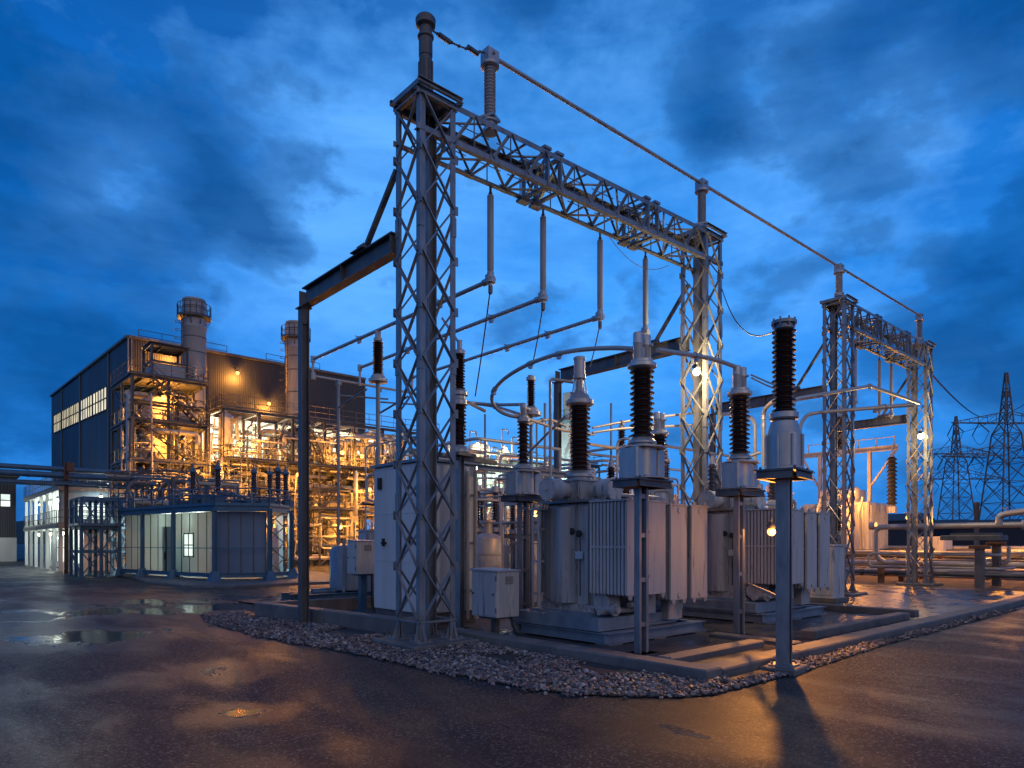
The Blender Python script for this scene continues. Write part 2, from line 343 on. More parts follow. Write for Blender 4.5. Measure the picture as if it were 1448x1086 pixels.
kerb([(7.56,18.6),(12.5,18.6)],.3,.38)
# inner beams of the oil pit
for a,b_,z in(((9.2,6.75),(12.2,6.75),.16),((14.0,6.6),(19.5,6.6),.2),((12.6,6.05),(12.6,7.9),.12),((20.2,6.4),(20.2,12.5),.2),((13.5,12.3),(22,12.3),.2)):
    kerb([a,b_],.3,z)
# ---- towards the plant
pv=MB(); pv.plate([G(170,812),G(210,825),G(260,831),G(330,832),G(420,827),G(520,824),(22,48),(12,56)],0,.11)
structure(pv,'pavement',K['conc'])
# ---- hills
def hills(name,dist,h,seed,a0,a1,mat):
    g=MB(); rr=random.Random(seed); k=90; ph=[rr.uniform(0,6.3) for _ in range(6)]
    ring=[]
    for i in range(k+1):
        a=a0+(a1-a0)*i/k; e=.55+.2*math.sin(a*7+ph[0])+.12*math.sin(a*17+ph[1])+.08*math.sin(a*41+ph[2])+.04*math.sin(a*97+ph[3])
        ring.append((a,h*max(.2,e)))
    rows=[]
    for f,zz in((.8,-.02),(.9,.55),(1,1),(1.15,.9),(1.4,-.02)):
        rows.append([(math.cos(a)*dist*f,math.sin(a)*dist*f,z*zz) for a,z in ring])
    g.loft(rows,cap=False,close=False); return structure(g,name,mat,60)
K['hill']=surf('wooded_hill',(.012,.02,.02),(.03,.045,.04),(.8,1),0,.01)
hills('hills',1900,75,5,R(-30),R(125),K['hill'])
# a dark treeline far off, one wooded mass
tl=MB(); rr=random.Random(9)
for i in range(420):
    a=R(rr.uniform(-4,22)); d=rr.uniform(300,420); h=rr.uniform(4,8.5); x,y=math.cos(a)*d,math.sin(a)*d
    for k in range(5):
        r=h*rr.uniform(.25,.5); p=V((x+rr.uniform(-2,2),y+rr.uniform(-2,2),h*rr.uniform(.25,.8)))
        tl.add([V(q)*r*rr.uniform(.7,1.2)+p for q in ICO],ICF)
structure(tl,'distant_woods',surf('dark_foliage',(.02,.035,.022),(.05,.075,.045),(.8,1),0,.5),kind='stuff')
# ---- sky, dusk light and camera
w=bpy.data.worlds.new('World'); S.world=w; w.use_nodes=True; t=w.node_tree; L=t.links.new; t.nodes.clear()
out=N(t,'OutputWorld'); tc=N(t,'TexCoord'); sep=N(t,'SeparateXYZ'); L(tc.outputs['Generated'],sep.inputs[0])
def mt(op,a,b=0.,c=None,cl=False):
    n=N(t,'Math',operation=op); n.use_clamp=cl
    for i,x in enumerate((a,b,c)):
        if x is None: continue
        if isinstance(x,(int,float)): n.inputs[i].default_value=x
        else: L(x,n.inputs[i])
    return n.outputs[0]
z=mt('MAXIMUM',sep.outputs[2],0.)
cmp_=N(t,'Mapping'); cmp_.inputs['Scale'].default_value=(1,1,1.75); L(tc.outputs['Generated'],cmp_.inputs[0])
def noise(sc,det,ro,dist,off):
    mp=N(t,'Mapping'); mp.inputs['Location'].default_value=off; L(cmp_.outputs[0],mp.inputs[0])
    n=N(t,'TexNoise'); n.inputs['Scale'].default_value=sc; n.inputs['Detail'].default_value=det; n.inputs['Roughness'].default_value=ro; n.inputs['Distortion'].default_value=dist; L(mp.outputs[0],n.inputs['Vector']); return n.outputs['Fac']
nA=noise(4.6,9,.53,.15,SKY_OFF); nB=noise(11,9,.58,.1,(7.3,2.2,1)); nC=noise(2.,5,.5,.2,(1.1,5.2,2))
def blob(u,v,k):   # one cloud bank by its bearing in the sky
    d=V(P(u,v,1.0))-V((0,0,EYE)); d.normalize()
    n=N(t,'VectorMath',operation='DOT_PRODUCT'); L(tc.outputs['Generated'],n.inputs[0]); n.inputs[1].default_value=d
    return mt('POWER',mt('MAXIMUM',n.outputs['Value'],0.),k)
def total(lst):
    o=None
    for u,v,k,a in lst:
        q=mt('MULTIPLY',blob(u,v,k),a); o=q if o is None else mt('ADD',o,q)
    return o
dk=total(SKY_DARK); lt=total(SKY_LIGHT)
base=ramp(t,z,[(0,(.008,.10,.34)),(.12,(.010,.125,.42)),(.28,(.006,.115,.42)),(.45,(.001,.082,.335)),(.62,(.0005,.05,.22)),(1,(.001,.03,.15))])
glow=N(t,'MixRGB'); glow.blend_type='ADD'; glow.inputs[0].default_value=1; L(base.outputs[0],glow.inputs[1])
gc=N(t,'MixRGB'); L(blob(800,450,11),gc.inputs[0]); gc.inputs[1].default_value=(0,0,0,1); gc.inputs[2].default_value=(.025,.10,.20,1); L(gc.outputs[0],glow.inputs[2])
lf=mt('ADD',mt('MULTIPLY',nC,.35),mt('ADD',mt('MULTIPLY',nB,.55),mt('MULTIPLY',lt,.3)))
lmask=ramp(t,lf,[(.44,0.),(.74,1.)]).outputs[0]
m1=N(t,'MixRGB'); L(mt('MULTIPLY',lmask,.72),m1.inputs[0]); L(glow.outputs[0],m1.inputs[1]); m1.inputs[2].default_value=(.085,.30,.70,1)
df=mt('ADD',mt('MULTIPLY',nA,.68),mt('ADD',mt('MULTIPLY',nB,.32),mt('MULTIPLY',dk,.22)))
dmask=ramp(t,df,[(.54,0.),(.595,.55),(.72,1.)]).outputs[0]
m2_=N(t,'MixRGB'); L(mt('MULTIPLY',dmask,.86),m2_.inputs[0]); L(m1.outputs[0],m2_.inputs[1]); m2_.inputs[2].default_value=(.001,.045,.175,1)
sv=N(t,'Mapping'); sv.inputs['Scale'].default_value=(1,1,5.5); L(tc.outputs['Generated'],sv.inputs[0]); sn=N(t,'TexNoise'); sn.inputs['Scale'].default_value=3.4; sn.inputs['Detail'].default_value=8; sn.inputs['Roughness'].default_value=.6; sn.inputs['Distortion'].default_value=.5; L(sv.outputs[0],sn.inputs['Vector'])
sm=N(t,'MixRGB'); sm.blend_type='MULTIPLY'; sm.inputs[0].default_value=1; L(m2_.outputs[0],sm.inputs[1]); sr=ramp(t,sn.outputs['Fac'],[(.34,(.8,.86,.9)),(.5,(1,1,1)),(.66,(1.25,1.1,1.06))]); L(sr.outputs[0],sm.inputs[2]); m2_=sm
# soft fill: pale grey-blue glow added to the unseen sky behind the camera
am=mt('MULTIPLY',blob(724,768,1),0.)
vd=N(t,'VectorMath',operation='DOT_PRODUCT'); L(tc.outputs['Generated'],vd.inputs[0]); vd.inputs[1].default_value=V(FILL_DIR).normalized()
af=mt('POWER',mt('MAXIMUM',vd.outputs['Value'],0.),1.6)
m2=N(t,'MixRGB'); L(mt('MULTIPLY',af,.95),m2.inputs[0]); L(m2_.outputs[0],m2.inputs[1]); m2.inputs[2].default_value=(*FILL_COL,1)
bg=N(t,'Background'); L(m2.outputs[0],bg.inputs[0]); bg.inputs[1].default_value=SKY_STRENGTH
sky=N(t,'TexSky'); sky.sky_type='NISHITA'; sky.sun_disc=False; sky.sun_elevation=R(1.0); sky.sun_rotation=R(150); sky.ozone_density=6
b2=N(t,'Background'); L(sky.outputs[0],b2.inputs[0]); b2.inputs[1].default_value=.006
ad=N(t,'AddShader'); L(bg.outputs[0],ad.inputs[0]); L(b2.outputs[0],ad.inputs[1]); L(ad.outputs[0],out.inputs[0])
sd=bpy.data.lights.new('afterglow','SUN'); sd.energy=SUN_E; sd.angle=R(35); sd.color=(1,.68,.58)
so=bpy.data.objects.new('afterglow',sd); COL.objects.link(so); so.rotation_euler=V((.1,1,-.3)).to_track_quat('-Z','Y').to_euler(); so.location=(0,-30,20)
cd=bpy.data.cameras.new('camera'); cam=bpy.data.objects.new('camera',cd); COL.objects.link(cam); S.camera=cam
cam.location=(0,0,EYE); cam.rotation_euler=(R(90),0,YAW-PI/2); cd.sensor_width=36; cd.lens=36*FPX/1448; cd.shift_y=(HOR-543)/1448; cd.clip_end=8000; cd.clip_start=.1
S.view_settings.view_transform='Standard'; S.view_settings.look='None'; S.view_settings.exposure=EXPOSURE; S.view_settings.gamma=1
S.render.engine='CYCLES'; c=S.cycles; c.use_denoising=True; c.max_bounces=6; c.diffuse_bounces=3; c.glossy_bounces=3; c.transmission_bounces=3; c.sample_clamp_indirect=3; c.sample_clamp_direct=20; c.caustics_reflective=False; c.caustics_refractive=False
try: c.use_light_tree=True
except Exception: pass
SODIUM=(1,.37,.055); WHITE=(1,.82,.5); COOL=(.85,1,.9)
def lamp_light(loc,power,col=SODIUM,r=.12):
    l=bpy.data.lights.new('lamp_light','POINT'); l.energy=power; l.color=col; l.shadow_soft_size=r
    o=bpy.data.objects.new('lamp_light',l); COL.objects.link(o); o.location=loc; return o

K['apron']=surf('old_asphalt_strip',(.012,.012,.013),(.03,.029,.03),(.45,.7),0,9,.5,90)
ap=[(348,862),(300,864),(272,872),(264,880),(270,888),(296,899),(345,908),(372,906)]; ai=[(344,866.5),(300,870),(285,875),(287,881),(317,889),(345,896),(368,901.5),(374,903)]
g=MB(); n_=len(ap); g.add([(*G(*p),.004) for p in ap]+[(*G(*p),.0045) for p in ai],[(i,n_+i,n_+i+1,i+1) for i in range(n_-1)])
structure(g,'asphalt_strip',K['apron'])

# ================= gantries =================
TY=11.15; HW=.42; TOP=11.05; BOT=10.02
def lev(x):   # beam levels: the front girder rises a little towards its far tower
    if x<20: k=(x-7.62)/9.78; return 10.68+.3*k, 9.82+.26*k
    return 11.12+.2*min(1,(x-20)/10), 10.2
def lattice_face(m,a0,a1,b0,b1,k,w=.058,h=.024,x=True,start=0):
    """cross-bracing between leg a (a0->a1) and leg b (b0->b1)"""
    for i in range(k):
        p,q=a0.lerp(a1,i/k),a0.lerp(a1,(i+1)/k); r_,s_=b0.lerp(b1,i/k),b0.lerp(b1,(i+1)/k)
        m.bar(p,s_,w,h)
        if x:
            n=(s_-p).cross(a1-a0).normalized()*h*1.15
            m.bar(r_+n,q+n,w*.9,h)
            c=(p+s_)/2+n*.5; 
def tower_part(root,cx,pads=True):
    TOP=lev(cx)[0]
    pts=[V((cx+sx*HW,TY+sy*HW,0)) for sx,sy in((-1,-1),(1,-1),(1,1),(-1,1))]; up=V((0,0,1))
    z0,z1=.14,TOP-.06
    m=MB()
    for i in range(4):
        a,b=pts[i],pts[(i+1)%4]; d=(b-a).normalized(); o=d*.05
        lattice_face(m,a+o+up*.55,a+o+up*(z1-.1),b-o+up*.55,b-o+up*(z1-.1),10)
        m.bar(a+up*.5,b+up*.5,.07,.03); m.bar(a+up*(z1-.12),b+up*(z1-.12),.1,.03)
        for k in range(1,10):      # gussets and small stays
            z=.55+(z1-.65)*k/10
            for c in(a+o,b-o):
                m.box(c+up*z+d*(.03 if c is not b-o else -.03),(.12,.12,.16) if False else (abs(d.x)*.13+.022,abs(d.y)*.13+.022,.17))
    t=m.build('tower',K['galv'],root)
    for (sx,sy),p in zip(((-1,-1),(1,-1),(1,1),(-1,1)),pts):
        l2=MB(); w=.125; tt=.016
        if sx>0 and sy>0: l2.ibeam((p.x-.1,p.y-.1,z0),(p.x-.1,p.y-.1,z1),.21,.2,.02,.014,up=(1,0,0))
        l2.bb(p.x,p.x-sx*w,p.y,p.y-sy*tt,z0,z1); l2.bb(p.x,p.x-sx*tt,p.y-sy*tt,p.y-sy*w,z0,z1)
        for z in(2.6,5.3,8.0):
            l2.bb(p.x+sx*.012,p.x-sx*.095,p.y+sy*.012,p.y-.0*sy,z,z+.38); l2.bb(p.x+sx*.012,p.x,p.y,p.y-sy*.095,z,z+.38)
        # stiffened foot
        l2.box((p.x-sx*.05,p.y-sy*.05,z0-.012),(.36,.36,.025)); 
        for dx,dy in((1,0),(0,1),(-1,0),(0,-1)):
            c=V((p.x-sx*.05,p.y-sy*.05,z0)); d=V((dx,dy,0)); n=V((-dy,dx,0))*.008
            l2.loft([[c+d*.03-n,c+d*.16-n,c+d*.04+up*.34-n,c+up*.34-n],[c+d*.03+n,c+d*.16+n,c+d*.04+up*.34+n,c+up*.34+n]])
            l2.tube(c+V((dx+dy,dy-dx,0))*.13-up*.0,c+V((dx+dy,dy-dx,0))*.13+up*.05,.018,6)
        l2.build('leg',K['galv'],t)
    cp=MB(); h=HW+.07
    for s in(-1,1):
        cp.chan((cx-h-.03,TY+s*h,TOP-.01),(cx+h+.03,TY+s*h,TOP-.01),.1,.06,.012); cp.chan((cx+s*h,TY-h,TOP-.012),(cx+s*h,TY+h,TOP-.012),.1,.06,.012)
    cp.bb(cx-HW,cx+HW,TY-HW,TY+HW,TOP-.05,TOP-.035)
    cp.build('cap_frame',K['galv'],t)
    return t
def gantry(x0,x1,label):
    TOP,BOT=lev(x0); T1,B1=lev(x1)
    root=thing('lattice_gantry',label,'gantry',(x0,TY,0),'steel lattice portals across the substation')
    tower_part(root,x0); tower_part(root,x1)
    a,b=x0+HW,x1-HW; m=MB(); ch=MB(); up=V((0,0,1))
    C={}
    for sy in(-1,1):
        for z in(BOT,TOP-.07):
            y=TY+sy*HW; C[(sy,z)]=(V((a-.8,y,z)),V((b+.8,y,z)))
            zz=1 if z==BOT else -1
            ch.bb(a-.9,b+.9,y,y-sy*.11,z,z+zz*.014); ch.bb(a-.9,b+.9,y,y-sy*.014,z+zz*.014,z+zz*.11)
    k=9
    for sy in(-1,1):
        y=TY+sy*(HW-.03)
        for i in range(k):
            xa,xb=a+(b-a)*i/k,a+(b-a)*(i+1)/k; xm=(xa+xb)/2
            m.ang((xa,y,BOT+.05),(xm,y,TOP-.12),.06,.012); m.ang((xm,y,TOP-.12),(xb,y,BOT+.05),.06,.012)
            m.bar((xm,y,TOP-.1),(xm,y,BOT+.05),.03,.012); m.bar((xa+.1,y,(BOT+TOP)/2),(xb-.1,y,(BOT+TOP)/2),.022,.012)
    for z in(BOT+.03,TOP-.1):
        for i in range(k):
            xa,xb=a+(b-a)*i/k,a+(b-a)*(i+1)/k; s=1 if i%2 else -1
            m.ang((xa,TY-s*(HW-.05),z),(xb,TY+s*(HW-.05),z),.05,.01); m.bar((xa,TY-HW,z),(xa,TY+HW,z),.05,.03)
    for f in(.29,.335,.70,.745):     # doubled stiff frames in the girder
        x=a+(b-a)*f; y0,y1=TY-HW+.03,TY+HW-.03; z0,z1=BOT+.03,TOP-.1
        for y in(y0,y1): m.bar((x,y,z0),(x,y,z1),.1,.05)
        m.bar((x,y0,z0),(x,y1,z1),.07,.03); m.bar((x+.03,y1,z0),(x+.03,y0,z1),.07,.03); m.bar((x,y0,z1),(x,y1,z1),.1,.06); m.bar((x,y0,z0),(x,y1,z0),.1,.06)
        m.box((x,y0+.05,TOP+.0),(.22,.16,.06)); m.box((x,y1-.05,TOP+.0),(.22,.16,.06)); m.box((x,y1,BOT-.03),(.3,.2,.06))
    for i in range(1,k):
        x=a+(b-a)*i/k; m.box((x,TY-HW-.006,BOT+.08),(.2,.012,.16)); m.box((x,TY+HW+.006,BOT+.08),(.2,.012,.16))
    for q in(m,ch): q.v=[(x,y,z+((z-BOT)/(TOP-BOT)*(T1-TOP)+(1-(z-BOT)/(TOP-BOT))*(B1-BOT))*(x-x0)/(x1-x0)) for x,y,z in q.v]
    g=m.build('girder',K['galv'],root); ch.build('chord',K['galv'],g)
    return root
TX=[7.7,17.4,26.8,35.8]
gantry(TX[0],TX[1],'large steel lattice gantry nearest the camera, carrying the tall mast on its near tower')
gantry(TX[2],TX[3],'smaller looking far lattice gantry beside the pylons at the back of the yard')
for i,x in enumerate(TX):
    f=MB(); zt=.12
    f.cham(x-.78,x+.78,TY-.78,TY+.78,0,zt,.03); solo(f,'footing_pad',K['conc'],'concrete pad under '+['the near tower of the front gantry, in the gravel','the far tower of the front gantry, behind a transformer','the near tower of the far gantry','the lamp-lit last tower of the far gantry'][i],'concrete pad')
# outriggers: I-beam arm from each tower to its own post
def outrigger(x,yend,label,z=7.72):
    root=thing('outrigger_frame',label,'steel frame',(x,yend,0),'I-beam outriggers from the gantry towers')
    y0=TY+HW+.02; h=.42
    b=MB(); b.ibeam((x,y0,z+h/2),(x,yend-.15,z+h/2),h,.24,.03,.018)
    for y in(y0+.05,(y0+yend)/2,yend): b.bb(x-.115,x+.115,y-.01,y+.01,z+.03,z+h-.03)
    b.bb(x-.2,x+.2,y0+1.0,y0+1.5,z+h,z+h+.025)
    b.build('beam',K['galv_dark'],root)
    p=MB(); w=.2
    p.ibeam((x,yend,.03),(x,yend,z-.03),w,w,.02,.014,up=(1,0,0)); p.box((x,yend,z-.015),(.3,.3,.03)); p.box((x,yend,.015),(.45,.45,.03))
    p.loft([[(x-.1,yend-.1,z-.03),(x+.1,yend-.1,z-.03),(x+.1,yend+.1,z-.03),(x-.1,yend+.1,z-.03)],[(x-.06,yend-.06,z-.4),(x+.06,yend-.06,z-.4),(x+.06,yend+.06,z-.4),(x-.06,yend+.06,z-.4)]])
    p.build('post',K['galv_dark'],root)
    s=MB(); s.bar((x,TY+HW,lev(x)[0]-1.3),(x,y0+1.25,z+h+.02),.1,.08); s.box((x,y0+1.25,z+h+.08),(.2,.3,.12)); s.build('strut',K['galv_dark'],root)
outrigger(TX[0]-.4,15.75,'I-beam outrigger on the near tower, its post standing in the gravel beside the road')
outrigger(TX[1],17.0,'I-beam outrigger on the second tower, behind the near transformer bushing')
outrigger(TX[2],16.6,'I-beam outrigger on the third tower, behind the tall silver-topped arrester')
outrigger(TX[3],15.2,'I-beam outrigger on the last tower, under the far bus tubes')
# mast, busbar and its insulators on top
TOP=lev(TX[0])[0]
m=thing('mast_pole','stubby grey mast standing on top of the near gantry tower','mast',(TX[0],TY,TOP))
a=MB(); a.lathe([(.17,0),(.17,.04),(.125,.05),(.125,.9),(.135,.9),(.135,1.24),(.16,1.26),(.16,1.3),(.13,1.31)],(TX[0],TY,TOP),20)
for q in range(8):
    c=math.cos(q*PI/4),math.sin(q*PI/4); a.bar((TX[0]+c[0]*.13,TY+c[1]*.13,TOP+.05),(TX[0]+c[0]*.13,TY+c[1]*.13,TOP+.8),.03,.03)
a.build('pole',K['galv_dark'],m,40)
a=MB(); a.lathe([(.125,1.31),(.125,1.46),(.19,1.5),(.2,1.62),(.17,1.66),(.03,1.68)],(TX[0],TY,TOP),20); a.build('cap',K['galv_dark'],m,40)
IX=[9.35,TX[1]+.02,TX[2]+.05,TX[3]-.05]; BZ=12.42
def bz(x): return 12.40+.0125*(x-9.35)
def top_insulator(label,x,big):
    TOP=lev(x)[0]
    r=local('post_insulator',label,'insulator','grey post insulators under the overhead busbar'); H=bz(x)-TOP
    b=MB(); b.lathe([(.17,0),(.17,.05),(.12,.06),(.12,.2),(.17,.22),(.17,.3)],(0,0,0),18); b.box((0,0,.3),(.34,.34,.05),.4); b.build('base_flange',K['cast'],r,35)
    b=MB(); b.sheds(.32,H-.28,.112,.126,30); b.build('insulator_body',K['grey'],r,40)
    b=MB(); b.lathe([(.15,H-.28),(.2,H-.26),(.2,H-.21),(.12,H-.2)],(0,0,0),18); b.box((0,0,H-.07),(.3,.26,.28)); b.tube((.0,-.18,H-.02),(0,.18,H-.02),.035,8); b.build('clamp_head',K['cast'],r,35)
    return r
for i,x in enumerate(IX):
    o=top_insulator(['post insulator with square clamp on the front girder beside the mast','post insulator above the second gantry tower','post insulator above the third gantry tower, where the far girder begins','post insulator above the last gantry tower, at the busbar end'][i],x,i==0); put(o,(x,TY,lev(x)[0]),.0)
b=MB(); b.tube((IX[0],TY,bz(IX[0])),(IX[3]+.3,TY,bz(IX[3]+.3)),.046,12); 
for k in range(1,7): b.tube((IX[0]+k*4,TY,bz(IX[0]+k*4)),(IX[0]+k*4+.12,TY,bz(IX[0]+k*4+.12)),.052,12)
solo(b,'overhead_busbar',K['tube'],'long overhead busbar tube running along the tops of both gantries','busbar',smooth=40)
b=MB(); A_,B_=V((TX[0]+.1,TY,TOP+1.5)),V((IX[0]-.1,TY,bz(IX[0]))); 
pts=[A_.lerp(B_,k/8)-V((0,0,.1*math.sin(PI*k/8))) for k in range(9)]
b.pipe(pts,.018,6)
for k in(2,6): b.tube(pts[k]-V((.14,0,-.01)),pts[k]+V((.14,0,-.01)),.05,8)
for k in(1,3,4,5,7): b.lathe([(.0,-.03),(.035,-.01),(.035,.01),(0,.03)],pts[k],8,(1,0,-.1))
solo(b,'jumper_cable',K['wire'],'short sagging jumper cable between the mast cap and the first post insulator','cable')
# hanging rods, droppers and the high bus tubes
YF=TY+HW; RZ=7.82
RODS=[(9.72,'beside the near tower'),(11.35,'second from the near tower'),(13.4,'third from the near tower'),(15.3,'above the twin-headed current transformer')]
def rod(label,x):
    r=local('suspension_rod',label,'hanging rod','grey rods hanging from the girders'); L_=lev(x)[1]-RZ
    a=MB(); a.tube((0,0,L_),(0,0,L_-.14),.012,6); a.lathe([(.03,L_-.16),(.05,L_-.14),(.03,L_-.1)],(0,0,0),10)
    for s in(-1,1): a.tube((s*.025,0,L_),(s*.025,0,L_-.12),.01,5)
    a.build('shackle',K['galv_dark'],r)
    a=MB(); a.lathe([(.03,L_-.16),(.072,L_-.19),(.075,L_-.21),(.075,.22),(.06,.18)],(0,0,0),14); a.build('rod',K['grey'],r,40)
    a=MB(); a.lathe([(.06,.2),(.08,.16),(.08,.02),(.11,.0),(.11,-.06),(.05,-.08),(.04,-.2)],(0,0,0),14); a.tube((0,-.1,.0),(0,.24,.0),.075,12); a.box((0,.02,.06),(.2,.1,.1)); a.build('clamp',K['cast'],r,40)
    return r
for x,l in RODS: put(rod('grey hanging rod of the front girder, '+l,x),(x,YF,RZ))
GR=[(29.4,'far girder rod just right of the third tower'),(32.0,'middle hanging rod of the far girder'),(33.4,'hanging rod of the far girder next to the last tower')]
for x,l in GR: put(rod(l,x),(x,YF,RZ))
EY=20.3
for i,(x,l) in enumerate((( 9.72,'front'),(11.35,'middle'),(13.4,'rear'))):
    t=thing('bus_tube',['high bus tube running from the first hanging rod over the white cabinet','high bus tube from the second hanging rod towards the plant','high bus tube from the third hanging rod towards the plant'][i],'bus tube',(x,YF,RZ),'high bus tubes running from the girder towards the plant')
    a=MB(); a.tube((x,YF+.1,RZ),(x,EY,RZ),.05,12); a.build('tube',K['tube'],t,40)
    if i: c=MB(); c.tube((x,EY-.05,RZ+.08),(x,EY-.05,7.24),.04,10); c.tube((x,EY-.05,RZ-.1),(x,EY-.05,RZ+.1),.075,10); c.build('end_drop',K['cast'],t,40)
    for y in(YF+1.9,YF+3.6,YF+5.8):
        c=MB(); c.tube((x,y-.09,RZ),(x,y+.09,RZ),.066,10); c.box((x,y,RZ-.08),(.06,.14,.1)); c.tube((x-.14,y,RZ+.05),(x+.14,y,RZ+.05),.012,6); c.build('clamp',K['cast'],t,40)
# drop at the end of the first tube and the cross tube on thin posts
a=MB(); z2=7.3
a.elbow([(9.72,EY,RZ),(9.72,EY+.02,z2),(13.9,EY,z2+.0)],.04,10,.12); a.tube((9.72,EY-.02,z2-.12),(9.72,EY-.02,z2+.1),.07,10); a.tube((9.72,EY,RZ-.1),(9.72,EY,RZ+.1),.075,10)
solo(a,'cross_tube',K['tube'],'cross bus tube joining the ends of the high tubes, seen against the dark hall','bus tube',smooth=40)
for x,l in((10.6,'thin support post under the cross tube, nearest the tall chimney'),(12.1,'thin support post under the cross tube, nearer the white cabinet')):
    t=thing('support_post',l,'post',(x,EY,0)); a=MB(); a.tube((x,EY,.0),(x,EY,z2-.1),.05,10); a.box((x,EY,.02),(.3,.3,.04)); a.build('post',K['galv'],t,40)
    a=MB(); a.box((x,EY,z2-.09),(.14,.16,.14)); a.tube((x,EY,z2-.5),(x+1.5,EY-.6,z2-.5),.03,8); a.tube((x,EY,z2-.9),(x,EY-1.8,z2-.6),.035,8); a.build('bracket',K['galv'],t,40)
# droppers
for i,(x,q,l) in enumerate(((9.72,P(672,560,17.0),'thin dropper wire from the first hanging rod'),(11.35,P(752,520,17.2),'thin dropper wire from the second hanging rod'),(13.4,P(834,520,17.0),'thin dropper wire from the third hanging rod'))):
    a=MB(); s=V((x,YF,RZ-.18)); a.pipe([s,s.lerp(q,.5)+V((.03,.03,-.05)),q],.016,6,4); a.lathe([(.03,-.1),(.05,-.08),(.05,.08),(.02,.1)],s-V((0,0,.03)),8); solo(a,'dropper_wire',K['wire'],l,'wire')
# loose cables
def cable(p,q,sag,r,label,k=14,mat='wire'):
    a=MB(); a.pipe([p.lerp(q,i/k)-V((0,0,sag*4*(i/k)*(1-i/k))) for i in range(k+1)],r,5); return solo(a,'cable',K[mat],label,'cable')
cable(V((TX[1]+HW,TY-HW,9.4)),P(1093,470,10.9),.5,.014,'slack cable from the second tower down to the tall black arrester')
cable(V((TX[3]+HW,TY,10.5)),P(1405,585,128),1.5,.05,'long cable from the last gantry tower out to the nearer pylon')
cable(P(862,335,17.5),P(945,375,19.0),.4,.008,'slack wire looping under the front girder')

